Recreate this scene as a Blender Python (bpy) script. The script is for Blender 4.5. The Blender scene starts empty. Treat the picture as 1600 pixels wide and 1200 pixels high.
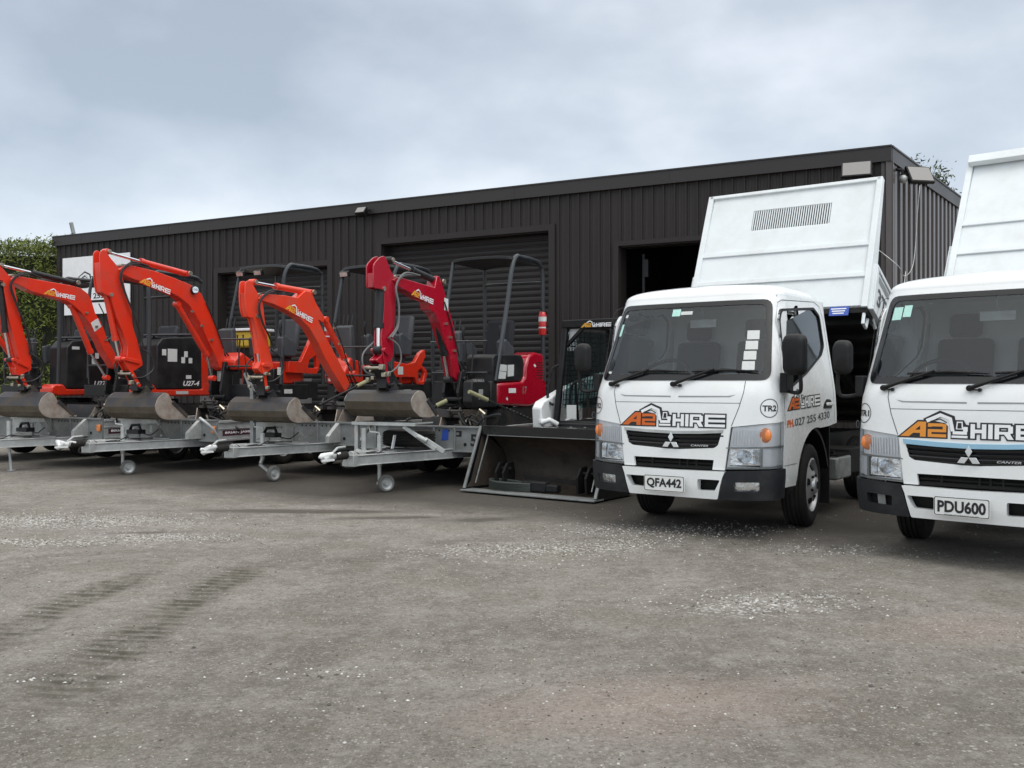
import bpy, bmesh, math, random
from mathutils import Vector, Matrix
from mathutils import noise as mnoise
R = math.radians
C = bpy.context.scene.collection
sc = bpy.context.scene

# ------------------------------------------------------------------ camera
cam = bpy.data.cameras.new("camera"); camo = bpy.data.objects.new("camera", cam); C.objects.link(camo)
camo.location = (0, 0, 1.285); camo.rotation_euler = (R(90), 0, 0)
cam.sensor_width = 36; cam.lens = 36 * 1480 / 1600; cam.shift_y = -3 / 1600
cam.clip_start = .1; cam.clip_end = 2000
sc.camera = camo
# ------------------------------------------------------------------ sky + sun
SUN_EL, SUN_AZ = 58, 150            # azimuth measured from +Y clockwise: behind the camera, to the right
world = bpy.data.worlds.new("World"); sc.world = world; world.use_nodes = True
nt = world.node_tree; nt.nodes.clear()
def WN(t, **k):
    n = nt.nodes.new(t)
    for a, b in k.items(): setattr(n, a, b)
    return n
def wl(a, b): nt.links.new(a, b)
out = WN('ShaderNodeOutputWorld'); bg = WN('ShaderNodeBackground'); wl(bg.outputs[0], out.inputs[0])
sky = WN('ShaderNodeTexSky', sky_type='NISHITA', sun_disc=False, sun_elevation=R(SUN_EL), sun_rotation=R(SUN_AZ))
tc = WN('ShaderNodeTexCoord'); sep = WN('ShaderNodeSeparateXYZ'); wl(tc.outputs['Generated'], sep.inputs[0])
mp = WN('ShaderNodeMapping'); mp.inputs['Scale'].default_value = (1.0, 1.0, 1.9); mp.inputs['Location'].default_value = (2.6, 1.7, .9)
mp.inputs['Rotation'].default_value = (0, R(-6), 0)
wl(tc.outputs['Generated'], mp.inputs[0])
n1 = WN('ShaderNodeTexNoise'); n1.inputs['Scale'].default_value = 2.0; n1.inputs['Detail'].default_value = 8; n1.inputs['Roughness'].default_value = .5
n1.inputs['Distortion'].default_value = .0
wl(mp.outputs[0], n1.inputs[0])
cr = WN('ShaderNodeValToRGB'); e = cr.color_ramp.elements
e[0].position = .37; e[0].color = (.325, .362, .402, 1); e[1].position = .62; e[1].color = (.67, .695, .718, 1)
m_ = e.new(.5); m_.color = (.475, .508, .545, 1)
wl(n1.outputs[0], cr.inputs[0])
mix = WN('ShaderNodeMix', data_type='RGBA'); mix.inputs[0].default_value = .035
wl(cr.outputs[0], mix.inputs[6]); wl(sky.outputs[0], mix.inputs[7])
# an overcast sky is brighter overhead, and brighter towards the veiled sun behind the camera
r1 = WN('ShaderNodeMapRange'); r1.inputs[1].default_value = .36; r1.inputs[2].default_value = .9; r1.inputs[3].default_value = 1; r1.inputs[4].default_value = 2.1
wl(sep.outputs[2], r1.inputs[0])
r2 = WN('ShaderNodeMapRange'); r2.inputs[1].default_value = .0; r2.inputs[2].default_value = .95; r2.inputs[3].default_value = 1; r2.inputs[4].default_value = 1.45
dt = WN('ShaderNodeVectorMath', operation='DOT_PRODUCT'); dt.inputs[1].default_value = (.60, -.75, .28); wl(tc.outputs['Generated'], dt.inputs[0]); wl(dt.outputs['Value'], r2.inputs[0])
r3 = WN('ShaderNodeMapRange'); r3.inputs[1].default_value = -.02; r3.inputs[2].default_value = .02; r3.inputs[3].default_value = .35; r3.inputs[4].default_value = 1
wl(sep.outputs[2], r3.inputs[0])
mm = WN('ShaderNodeMath', operation='MULTIPLY'); wl(r1.outputs[0], mm.inputs[0]); wl(r2.outputs[0], mm.inputs[1])
m3 = WN('ShaderNodeMath', operation='MULTIPLY'); wl(mm.outputs[0], m3.inputs[0]); wl(r3.outputs[0], m3.inputs[1])
vm = WN('ShaderNodeVectorMath', operation='SCALE'); 
r4 = WN('ShaderNodeMapRange'); r4.inputs[1].default_value = .38; r4.inputs[2].default_value = .7; wl(sep.outputs[2], r4.inputs[0])
mxh = WN('ShaderNodeMix', data_type='RGBA'); wl(r4.outputs[0], mxh.inputs[0]); wl(mix.outputs[2], mxh.inputs[6]); mxh.inputs[7].default_value = (.66, .66, .65, 1)
wl(mxh.outputs[2], vm.inputs[0]); wl(m3.outputs[0], vm.inputs[3])
wl(vm.outputs[0], bg.inputs[0]); bg.inputs[1].default_value = .93
sun = bpy.data.lights.new("sun", 'SUN'); suno = bpy.data.objects.new("sun", sun); C.objects.link(suno)
sun.energy = .55; sun.angle = R(22); sun.color = (1, .965, .92)
_a, _e = R(SUN_AZ), R(SUN_EL)
suno.rotation_euler = Vector((-math.sin(_a) * math.cos(_e), -math.cos(_a) * math.cos(_e), -math.sin(_e))).to_track_quat('-Z', 'Y').to_euler()
suno.location = (0, -5, 12)
sc.view_settings.view_transform = 'Standard'; sc.view_settings.look = 'None'
sc.view_settings.exposure = .36; sc.view_settings.gamma = 1
sc.render.engine = 'CYCLES'
sc.cycles.max_bounces = 6; sc.cycles.transparent_max_bounces = 12

# ------------------------------------------------------------------ materials
def mat(name, col, rough=.5, metal=0, var=.12, nscale=6, bump=0, bscale=80, dirt=0, dirtcol=(.16, .12, .08), coat=0, spec=.5, bdist=.004, dscale=3, wear=None):
    m = bpy.data.materials.new(name); m.use_nodes = True
    t = m.node_tree; N = t.nodes; L = t.links; p = N['Principled BSDF']
    p.inputs['Roughness'].default_value = rough; p.inputs['Metallic'].default_value = metal
    p.inputs['Specular IOR Level'].default_value = spec; p.inputs['Coat Weight'].default_value = coat; p.inputs['Coat Roughness'].default_value = .06
    tc = N.new('ShaderNodeTexCoord'); ns = N.new('ShaderNodeTexNoise'); ns.inputs['Scale'].default_value = nscale; ns.inputs['Detail'].default_value = 6
    L.new(tc.outputs['Object'], ns.inputs[0])
    mx = N.new('ShaderNodeMix'); mx.data_type = 'RGBA'
    mx.inputs[6].default_value = tuple(c * (1 - var) for c in col) + (1,); mx.inputs[7].default_value = tuple(min(1, c * (1 + var)) for c in col) + (1,)
    L.new(ns.outputs[0], mx.inputs[0]); o = mx.outputs[2]
    if dirt:
        n2 = N.new('ShaderNodeTexNoise'); n2.inputs['Scale'].default_value = dscale; n2.inputs['Detail'].default_value = 9; n2.inputs['Roughness'].default_value = .68
        L.new(tc.outputs['Object'], n2.inputs[0])
        rp = N.new('ShaderNodeMapRange'); rp.inputs[1].default_value = .44; rp.inputs[2].default_value = .72; rp.inputs[3].default_value = 0; rp.inputs[4].default_value = dirt
        L.new(n2.outputs[0], rp.inputs[0])
        m2 = N.new('ShaderNodeMix'); m2.data_type = 'RGBA'; L.new(rp.outputs[0], m2.inputs[0]); L.new(o, m2.inputs[6]); m2.inputs[7].default_value = dirtcol + (1,)
        o = m2.outputs[2]
        rr = N.new('ShaderNodeMapRange'); rr.inputs[3].default_value = rough; rr.inputs[4].default_value = .85; L.new(rp.outputs[0], rr.inputs[0]); L.new(rr.outputs[0], p.inputs['Roughness'])
    L.new(o, p.inputs['Base Color'])
    if bump:
        n3 = N.new('ShaderNodeTexNoise'); n3.inputs['Scale'].default_value = bscale; n3.inputs['Detail'].default_value = 4; L.new(tc.outputs['Object'], n3.inputs[0])
        b = N.new('ShaderNodeBump'); b.inputs['Strength'].default_value = bump; b.inputs['Distance'].default_value = bdist; L.new(n3.outputs[0], b.inputs['Height']); L.new(b.outputs[0], p.inputs['Normal'])
    return m
def glass(name, tint, gloss=1.0, fac=.0):
    m = bpy.data.materials.new(name); m.use_nodes = True
    t = m.node_tree; N = t.nodes; L = t.links; N.clear()
    o = N.new('ShaderNodeOutputMaterial'); tr = N.new('ShaderNodeBsdfTransparent'); tr.inputs[0].default_value = tint + (1,)
    gl = N.new('ShaderNodeBsdfGlossy'); gl.inputs['Roughness'].default_value = .02; gl.inputs[0].default_value = (.9, .95, 1, 1)
    fr = N.new('ShaderNodeFresnel'); fr.inputs[0].default_value = 1.5
    ad = N.new('ShaderNodeMath'); ad.operation = 'MULTIPLY_ADD'; ad.inputs[1].default_value = gloss; ad.inputs[2].default_value = fac; ad.use_clamp = True
    mx = N.new('ShaderNodeMixShader'); L.new(fr.outputs[0], ad.inputs[0]); L.new(ad.outputs[0], mx.inputs[0]); L.new(tr.outputs[0], mx.inputs[1]); L.new(gl.outputs[0], mx.inputs[2]); L.new(mx.outputs[0], o.inputs[0])
    return m
MT = dict(
 white=mat('white_paint', (.80, .82, .82), .24, var=.02, coat=.6, dirt=.2, dirtcol=(.50, .48, .43), dscale=3.5),
 tray=mat('tray_white', (.74, .78, .79), .42, var=.03, dirt=.3, dirtcol=(.52, .51, .47), dscale=3.2, bump=.2, bscale=4, bdist=.012),
 seam=mat('panel_gap', (.06, .065, .07), .7),
 shutgap=mat('shut_line', (.28, .29, .30), .7),
 blackp=mat('black_plastic', (.007, .0075, .009), .5, spec=.28, bump=.15, bscale=400, bdist=.001, dirt=.25, dirtcol=(.07, .065, .06)),
 greyp=mat('grey_bumper', (.013, .015, .018), .5, spec=.3, bump=.2, bscale=500, bdist=.001, dirt=.3, dirtcol=(.10, .095, .085)),
 gloss=mat('gloss_black', (.006, .007, .009), .2, coat=.25, spec=.4),
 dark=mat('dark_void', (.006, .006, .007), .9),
 frame=mat('chassis_black', (.008, .008, .008), .65, dirt=.45, dirtcol=(.03, .026, .022), spec=.25),
 chrome=mat('chrome', (.75, .77, .80), .12, 1.0, var=.03),
 refl=mat('lamp_reflector', (.80, .82, .84), .22, 1.0, var=.12, nscale=40, bump=.6, bscale=13, bdist=.02),
 lampg=mat('lamp_ribbed', (.80, .81, .82), .32, .1, var=.12, nscale=14),
 amber=mat('amber_lens', (.85, .24, .04), .2, coat=1),
 lens=glass('clear_lens', (.96, .97, .98), .8, .01),
 wind=glass('windscreen_glass', (.92, .97, .97), .85, .02),
 sideg=glass('door_glass', (.55, .62, .63), .9, .03),
 rubber=mat('tyre_rubber', (.016, .0155, .015), .85, bump=.4, bscale=120, dirt=.6, dirtcol=(.055, .05, .045), spec=.25),
 rim=mat('silver_rim', (.56, .57, .58), .38, .55, dirt=.35, dirtcol=(.2, .18, .16), dscale=8),
 seat=mat('seat_cloth', (.016, .017, .020), .9, bump=.3, bscale=300),
 trim=mat('cab_trim', (.52, .53, .53), .8),
 plate=mat('plate_white', (.74, .75, .73), .4, dirt=.12),
 ink=mat('black_ink', (.012, .012, .014), .45),
 logoor=mat('logo_orange', (.60, .13, .025), .5, spec=.3), logoam=mat('logo_amber', (.72, .27, .03), .4), logogold=mat('logo_gold', (.72, .36, .03), .45),
 logow=mat('logo_white', (.82, .83, .84), .4),
 label=mat('label_paper', (.62, .64, .62), .6, var=.15, nscale=60), labelg=mat('label_green', (.45, .74, .66), .5, var=.2, nscale=50),
 blue=mat('blue_sign', (.035, .09, .42), .4), ltblue=mat('light_blue_strip', (.30, .52, .68), .25, .3),
 orange=mat('orange_red_paint', (.74, .032, .009), .30, coat=.5, var=.08, dirt=.5, dirtcol=(.36, .05, .025), dscale=5, bump=.06, bscale=20),
 orange2=mat('faded_orange_paint', (.79, .052, .018), .36, coat=.3, var=.08, dirt=.55, dirtcol=(.48, .10, .06), dscale=5, bump=.06, bscale=20),
 maroon=mat('crimson_paint', (.40, .004, .020), .26, coat=.6, var=.08, dirt=.12, dirtcol=(.22, .012, .02), dscale=2, bump=.03, bscale=20),
 machb=mat('machine_black', (.011, .012, .0135), .42, dirt=.45, dirtcol=(.045, .042, .038), dscale=5, bump=.1, spec=.4),
 machg=mat('machine_grey', (.055, .06, .068), .55, dirt=.4, dirtcol=(.11, .105, .095), spec=.35),
 tube=mat('canopy_tube', (.028, .034, .038), .36, dirt=.2, dirtcol=(.08, .075, .07)),
 steel=mat('bright_rod', (.78, .79, .80), .15, 1.0, var=.03),
 brass=mat('oily_fitting', (.42, .38, .30), .35, .8, var=.4, nscale=40),
 wheelg=mat('grey_rubber', (.13, .13, .125), .8, dirt=.5, dirtcol=(.2,.19,.17)),
 hose=mat('hydraulic_hose', (.02, .02, .02), .5), hoseg=mat('sleeved_hose', (.17, .17, .17), .7, bump=.5, bscale=150),
 bucket=mat('worn_bucket_paint', (.030, .031, .035), .46, var=.35, nscale=8, dirt=.9, dirtcol=(.105, .08, .052), dscale=2.6, bump=.45, bscale=26, spec=.45),
 bucks=mat('bare_bucket_steel', (.40, .355, .31), .5, .25, var=.3, nscale=8, dirt=.85, dirtcol=(.19, .125, .085), dscale=6, bump=.4, bscale=40),
 brust=mat('rusty_bucket_steel', (.115, .098, .072), .5, .2, var=.4, nscale=9, dirt=.8, dirtcol=(.075, .05, .03), dscale=6, bump=.45, bscale=30),
 ldrin=mat('scraped_steel', (.080, .066, .054), .6, .15, var=.35, nscale=3, dirt=.85, dirtcol=(.035, .026, .02), dscale=4, bump=.4, bscale=30, spec=.3),
 galv=mat('galvanised_steel', (.47, .49, .485), .42, .4, var=.28, nscale=11, dirt=.55, dirtcol=(.27, .26, .235), dscale=6, bump=.15, bscale=50),
 galvd=mat('dull_galvanised', (.27, .285, .285), .5, .4, var=.28, nscale=11, dirt=.6, dirtcol=(.15, .14, .125), dscale=6, bump=.15, bscale=50),
 whitep=mat('white_rag', (.72, .73, .72), .8, bump=.8, bscale=30, bdist=.01),
 red=mat('extinguisher_red', (.55, .02, .02), .3, coat=.5),
 yellow=mat('yellow_paint', (.62, .42, .03), .45, dirt=.3),
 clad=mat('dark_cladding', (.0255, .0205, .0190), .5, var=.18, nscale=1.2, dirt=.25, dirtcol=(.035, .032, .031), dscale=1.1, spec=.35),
 cladside=mat('lit_cladding', (.068, .055, .050), .34, var=.12, nscale=1.2, spec=.6),  # dark cladding lightened: sky reflection on the end wall put into the colour
 fascia=mat('fascia_metal', (.024, .0198, .0186), .40, var=.15, nscale=1.5, dirt=.2, dirtcol=(.045, .04, .038), dscale=1),
 roller=mat('roller_curtain', (.020, .018, .018), .5, var=.15, nscale=1.5, dirt=.3, dirtcol=(.036, .032, .03), dscale=2, spec=.35),
 concrete=mat('concrete', (.22, .21, .20), .9, bump=.4),
 leaf=mat('hedge_leaf', (.12, .155, .022), .6, var=.45, nscale=1.6, dirt=.6, dirtcol=(.17, .17, .035), dscale=.9),
 leaf2=mat('tree_leaf', (.06, .085, .03), .6, var=.3, nscale=3), bark=mat('bark', (.10, .075, .05), .9, bump=.6),
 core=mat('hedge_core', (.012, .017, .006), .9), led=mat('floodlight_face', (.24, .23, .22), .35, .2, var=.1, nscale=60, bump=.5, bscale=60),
 tint=mat('stone_pale', (.55, .54, .51), .85, var=.35, nscale=30),
 teal=glass('cage_glass', (.42, .62, .60), 1.2, .12),
)

# ------------------------------------------------------------------ mesh helpers
class B:
    def __init__(s): s.v = []; s.f = []; s.fm = []; s.m = 0; s.T = None
    def add(s, vs, fs):
        n = len(s.v)
        if s.T is not None: vs = [s.T @ Vector(v) for v in vs]
        s.v += [tuple(v) for v in vs]
        for f in fs: s.f.append(tuple(i + n for i in f)); s.fm.append(s.m)
        return s
    def box(s, c, d, rot=None):
        M = Matrix.Translation(c) @ (rot.to_matrix().to_4x4() if hasattr(rot, 'to_matrix') else Matrix.Identity(4) if rot is None else rot)
        x, y, z = d[0] / 2, d[1] / 2, d[2] / 2
        vs = [M @ Vector(p) for p in ((-x, -y, -z), (x, -y, -z), (x, y, -z), (-x, y, -z), (-x, -y, z), (x, -y, z), (x, y, z), (-x, y, z))]
        return s.add(vs, [(0, 3, 2, 1), (4, 5, 6, 7), (0, 1, 5, 4), (1, 2, 6, 5), (2, 3, 7, 6), (3, 0, 4, 7)])
    def span(s, a, b): return s.box([(a[i] + b[i]) / 2 for i in range(3)], [abs(b[i] - a[i]) for i in range(3)])
    def bar(s, a, b, w, h):
        a = Vector(a); b = Vector(b); d = b - a
        q = d.to_track_quat('Y', 'Z'); return s.box((a + b) / 2, (w, d.length, h), q.to_matrix().to_4x4())
    def tube(s, pts, r, n=8, cap=True):
        pts = [Vector(p) for p in pts]; rs = r if isinstance(r, (list, tuple)) else [r] * len(pts)
        vs = []; fs = []; up = None
        for i, p in enumerate(pts):
            d = (pts[min(i + 1, len(pts) - 1)] - pts[max(i - 1, 0)])
            if d.length < 1e-9: d = Vector((0, 0, 1))
            d.normalize()
            if up is None: up = d.orthogonal().normalized()
            up = (up - d * up.dot(d));
            if up.length < 1e-6: up = d.orthogonal()
            up.normalize(); q = d.cross(up)
            for k in range(n):
                a = 2 * math.pi * k / n; vs.append(p + (up * math.cos(a) + q * math.sin(a)) * rs[i])
        for i in range(len(pts) - 1):
            for k in range(n): fs.append((i * n + k, i * n + (k + 1) % n, (i + 1) * n + (k + 1) % n, (i + 1) * n + k))
        if cap: fs.append(tuple(range(n - 1, -1, -1))); fs.append(tuple((len(pts) - 1) * n + k for k in range(n)))
        return s.add(vs, fs)
    def cyl(s, a, b, r, n=16, r2=None): return s.tube([a, b], [r, r if r2 is None else r2], n)
    def prism(s, poly, lo, hi, f):
        """poly of 2D points extruded between lo and hi; f(x,y,d)->3D"""
        n = len(poly); area = sum(poly[i][0] * poly[(i + 1) % n][1] - poly[(i + 1) % n][0] * poly[i][1] for i in range(n))
        vs = [f(p[0], p[1], lo) for p in poly] + [f(p[0], p[1], hi) for p in poly]
        fs = [tuple(range(n)), tuple(range(2 * n - 1, n - 1, -1))] + [(i, i + n, (i + 1) % n + n, (i + 1) % n) for i in range(n)]
        return s.add(vs, fs)
    def lathe(s, prof, M, n=24):
        """prof [(r, x)] about the local X axis of matrix M"""
        vs = []; fs = []
        for r, x in prof:
            for k in range(n):
                a = 2 * math.pi * k / n; vs.append(M @ Vector((x, r * math.cos(a), r * math.sin(a))))
        for i in range(len(prof) - 1):
            for k in range(n): fs.append((i * n + k, i * n + (k + 1) % n, (i + 1) * n + (k + 1) % n, (i + 1) * n + k))
        return s.add(vs, fs)
    def ball(s, c, r, n=10, sc_=(1, 1, 1)):
        prof = [(r * math.sin(math.pi * i / n), -r * math.cos(math.pi * i / n)) for i in range(n + 1)]
        return s.lathe(prof, Matrix.Translation(c) @ Matrix.Diagonal((*sc_, 1)), n * 2)
    def pieces(s, each=False):
        n = len(s.v); par = list(range(n))
        def find(i):
            while par[i] != i: par[i] = par[par[i]]; i = par[i]
            return i
        for f in s.f:
            a = find(f[0])
            for i in f[1:]: par[find(i)] = a
        isl = {}
        for i in range(n): isl.setdefault(find(i), []).append(i)
        roots = list(isl)
        if len(roots) < 2 or len(roots) > 260: return [s]
        bb = []
        for r_ in roots:
            P = [s.v[i] for i in isl[r_]]; bb.append(([min(p[k] for p in P) for k in range(3)], [max(p[k] for p in P) for k in range(3)]))
        m = len(roots); g = list(range(m))
        def fg(i):
            while g[i] != i: g[i] = g[g[i]]; i = g[i]
            return i
        sz = [max(hi[k] - lo[k] for k in range(3)) for lo, hi in bb]
        for i in range(m):
            for j in range(i + 1, m):
                if fg(i) == fg(j): continue
                (l0, h0), (l1, h1) = bb[i], bb[j]
                gap = math.sqrt(sum(max(0, l0[k] - h1[k], l1[k] - h0[k]) ** 2 for k in range(3)))
                if gap <= (1e-5 if each else max(.02, .45 * max(sz[i], sz[j]))): g[fg(j)] = fg(i)
        grp = {}
        for i, r_ in enumerate(roots): grp.setdefault(fg(i), set()).update([r_])
        if len(grp) < 2: return [s]
        rt = {i: r_ for r_ in roots for i in isl[r_]}; who = {r_: gi for gi, rs in grp.items() for r_ in rs}; out_ = {gi: B() for gi in grp}; idx = {}
        for i in range(n): q = out_[who[rt[i]]]; idx[i] = len(q.v); q.v.append(s.v[i])
        for f, fm in zip(s.f, s.fm): q = out_[who[rt[f[0]]]]; q.f.append(tuple(idx[i] for i in f)); q.fm.append(fm)
        return [q for q in out_.values() if q.f]
    def build(s, name, mats, parent=None, smooth=40, bevel=0, fix=True, each=False):
        if parent is not None and len(s.v) < 12000:
            ps = s.pieces(each)
            if len(ps) > 1:
                ps.sort(key=lambda q: -len(q.v)); return [q.build1(name, mats, parent, smooth, bevel, fix) for q in ps][0]
        return s.build1(name, mats, parent, smooth, bevel, fix)
    def build1(s, name, mats, parent=None, smooth=40, bevel=0, fix=True):
        me = bpy.data.meshes.new(name); me.from_pydata(s.v, [], s.f)
        ms = mats if isinstance(mats, (list, tuple)) else [mats]
        for m in ms: me.materials.append(MT[m] if isinstance(m, str) else m)
        if len(ms) > 1: me.polygons.foreach_set('material_index', s.fm)
        if fix:
            bm = bmesh.new(); bm.from_mesh(me)
            bmesh.ops.remove_doubles(bm, verts=bm.verts, dist=1e-5) if fix == 'weld' else None
            bmesh.ops.recalc_face_normals(bm, faces=bm.faces); bm.to_mesh(me); bm.free()
        if smooth: me.shade_smooth(); me.set_sharp_from_angle(angle=R(smooth))
        o = bpy.data.objects.new(name, me); C.objects.link(o)
        if parent: o.parent = parent
        if bevel:
            b = o.modifiers.new('bevel', 'BEVEL'); b.width = bevel; b.segments = 2; b.limit_method = 'ANGLE'; b.angle_limit = R(35); b.harden_normals = False
        return o
def fill2d(outer, holes=(), step=None):
    """triangulated 2D area with holes, cut along a grid so that it can be bent"""
    bm = bmesh.new(); ed = []
    for loop in [outer] + list(holes):
        vs = [bm.verts.new((p[0], p[1], 0)) for p in loop]
        for i in range(len(vs)): ed.append(bm.edges.new((vs[i], vs[(i + 1) % len(vs)])))
    bmesh.ops.triangle_fill(bm, use_beauty=True, use_dissolve=False, edges=ed, normal=(0, 0, 1))
    if step:
        xs = [v.co.x for v in bm.verts]; ys = [v.co.y for v in bm.verts]
        for ax, lo, hi in ((0, min(xs), max(xs)), (1, min(ys), max(ys))):
            st = step[ax]
            if not st: continue
            k = math.ceil(lo / st) * st
            if k - lo < 1e-6: k += st
            while k < hi - 1e-6:
                co = (k, 0, 0) if ax == 0 else (0, k, 0); no = (1, 0, 0) if ax == 0 else (0, 1, 0)
                bmesh.ops.bisect_plane(bm, geom=bm.verts[:] + bm.edges[:] + bm.faces[:], plane_co=co, plane_no=no, dist=1e-6)
                k += st
    bmesh.ops.dissolve_degenerate(bm, dist=1e-6, edges=bm.edges)
    bm.normal_update()
    for f in bm.faces:
        if f.normal.z < 0: f.normal_flip()
    bm.verts.index_update()
    V = [(v.co.x, v.co.y) for v in bm.verts]; F = [tuple(v.index for v in f.verts) for f in bm.faces]
    bd = [tuple(v.index for v in (e.link_loops[0].vert, e.link_loops[0].link_loop_next.vert)) for e in bm.edges if len(e.link_faces) == 1]
    bm.free(); return V, F, bd
def sheet(b, outer, holes, f, off=0, thick=0, step=(.08, .08)):
    """f(x,y,d)->3D, d = distance outwards; adds the bent area, with real thickness when thick>0"""
    V, F, bd = fill2d(outer, holes, step); n = len(V)
    vs = [f(x, y, off) for x, y in V]; fs = list(F)
    if thick:
        vs += [f(x, y, off - thick) for x, y in V]
        fs += [tuple(i + n for i in reversed(q)) for q in F] + [(c, a, a + n, c + n) for a, c in bd]
    b.add(vs, fs); return b
def rrect(x0, y0, x1, y1, r, n=4):
    P = []
    for cx, cy, a0 in ((x1 - r, y0 + r, -90), (x1 - r, y1 - r, 0), (x0 + r, y1 - r, 90), (x0 + r, y0 + r, 180)):
        for k in range(n + 1): a = R(a0 + 90 * k / n); P.append((cx + r * math.cos(a), cy + r * math.sin(a)))
    return P
def roundpoly(pts, r, n=4):
    out_ = []
    for i, p in enumerate(pts):
        p = Vector(p); a = Vector(pts[i - 1]); c = Vector(pts[(i + 1) % len(pts)])
        da = (a - p); dc = (c - p); rr = min(r, da.length * .45, dc.length * .45)
        A = p + da.normalized() * rr; D = p + dc.normalized() * rr
        for k in range(n + 1):
            t = k / n; q = A * (1 - t) ** 2 + p * 2 * t * (1 - t) + D * t * t; out_.append((q.x, q.y))
    return out_
def smoothpath(P, n=6):
    P = [Vector(p) for p in P]; out_ = []
    for i in range(len(P) - 1):
        p0 = P[max(i - 1, 0)]; p1 = P[i]; p2 = P[i + 1]; p3 = P[min(i + 2, len(P) - 1)]
        for k in range(n):
            t = k / n; out_.append(.5 * ((2 * p1) + (-p0 + p2) * t + (2 * p0 - 5 * p1 + 4 * p2 - p3) * t * t + (-p0 + 3 * p1 - 3 * p2 + p3) * t ** 3))
    out_.append(P[-1]); return out_
def strokepoly(pts, w):
    L_ = []; R_ = []
    for i, p in enumerate(pts):
        a = Vector(pts[max(i - 1, 0)]); c = Vector(pts[min(i + 1, len(pts) - 1)]); d = (c - a).normalized(); nn = Vector((-d.y, d.x)); p = Vector(p)
        L_.append(tuple(p + nn * w / 2)); R_.append(tuple(p - nn * w / 2))
    return L_ + R_[::-1]
def textmesh(txt, size=1., bold=0., width=None, sx=1., shear=0., space=1.):
    cu = bpy.data.curves.new('t', 'FONT'); cu.body = txt; cu.size = size; cu.offset = bold; cu.resolution_u = 3; cu.shear = shear; cu.space_character = space
    o = bpy.data.objects.new('t', cu); me = o.to_mesh()
    V = [(v.co.x * sx, v.co.y) for v in me.vertices]; F = [tuple(p.vertices) for p in me.polygons]
    o.to_mesh_clear(); bpy.data.objects.remove(o); bpy.data.curves.remove(cu)
    xs = [v[0] for v in V]; ys = [v[1] for v in V]; x0, x1, y0 = min(xs), max(xs), min(ys)
    k = (width / (x1 - x0)) if width else 1
    return [((v[0] - x0) * k, (v[1] - y0)) for v in V], F, (x1 - x0) * k, max(ys) - y0
def addtext(b, txt, f, x, y, h, w=None, bold=0., off=.002, shear=0., sx=1., center=False, space=1.):
    V, F, tw, th = textmesh(txt, 1., bold, None, sx, shear, space); k = h / th; kx = (w / tw) if w else k
    cx = -tw * kx / 2 if center else 0
    b.add([f(x + cx + p[0] * kx, y + p[1] * k, off) for p in V], F)
def tag(o, label=None, cat=None, group=None, kind=None):
    if label: o['label'] = label
    if cat: o['category'] = cat
    if group: o['group'] = group
    if kind: o['kind'] = kind
    return o
def thing(name, label, cat, loc=(0, 0, 0), rotz=0, group=None):
    o = bpy.data.objects.new(name, None); C.objects.link(o); o.location = loc; o.rotation_euler = (0, 0, rotz); o.empty_display_size = .2
    return tag(o, label, cat, group)
def logo(b, f, x, y, w, base='k', step=None, off=.0015):
    """the hire firm's logo: sloping A2, little digger, HIRE; material slots 0 black, 1 colour, 2 white"""
    k = w / .965
    g = lambda px, py, d: f(x + px * k, y + py * k, d)
    def P(m, pts, lay): b.m = m; sheet(b, pts, [], g, off + lay * .0015, 0, (step / k if step else None, None) if step else None)
    def rects(m, rs, lay, e=0.):
        for r in rs: P(m, [(r[0] - e, r[1] - e), (r[2] + e, r[1] - e), (r[2] + e, r[3] + e), (r[0] - e, r[3] + e)], lay + .0)
    A = [(.026, .010), (.150, .118), (.205, .118), (.205, .010), (.165, .010), (.165, .036), (.118, .036), (.088, .010)]
    P(0, [(.0, .0), (.146, .130), (.215, .130), (.215, .0)], 0)
    P(1, A, 1); P(0, [(.132, .060), (.165, .060), (.165, .088)], 2)
    P(0, [(.205, .0), (.205, .124), (.245, .128), (.335, .110), (.352, .09), (.352, .0)], .3)
    two = [(.218, .082, .245, .108), (.245, .086, .318, .108), (.318, .066, .342, .104), (.218, .046, .342, .066), (.218, .010, .244, .046), (.244, .010, .342, .032)]
    rects(1, two, 1.3)
    P(0, strokepoly([(.195, .118), (.300, .176), (.375, .148), (.392, .05)], .048), .6); P(2, strokepoly([(.208, .124), (.300, .168), (.366, .142), (.384, .055)], .026), 1.6)
    P(0, strokepoly([(.235, .122), (.300, .140), (.345, .115)], .008), 2.2)
    P(0, [(.372, .0), (.372, .07), (.398, .135), (.455, .135), (.470, .105), (.49, .1), (.49, .0)], .9)
    P(2, [(.405, .070), (.410, .124), (.448, .124), (.452, .070)], 1.9); P(0, [(.414, .076), (.418, .116), (.441, .116), (.443, .076)], 2.6)
    rects(2, [(.378, .010, .482, .026), (.385, .034, .478, .056), (.452, .056, .482, .088)], 1.9)
    HI = [(.500, .010, .528, .110), (.528, .048, .572, .072), (.572, .010, .600, .110), (.612, .010, .640, .110),
          (.652, .010, .680, .110), (.680, .090, .750, .110), (.680, .044, .750, .062), (.735, .052, .764, .100),
          (.782, .010, .810, .110), (.810, .088, .950, .110), (.810, .049, .950, .070), (.810, .010, .950, .032)]
    rects(0, [(r[0] - .011, r[1] - .010, r[2] + .011, r[3] + .011) for r in HI], 1.15)
    P(0, [(.700, .05), (.728, .0), (.782, .0), (.757, .06)], 1.15); rects(2, HI, 2.1); P(2, [(.708, .048), (.735, .010), (.770, .010), (.745, .050)], 2.2)
    b.m = 0
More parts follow.
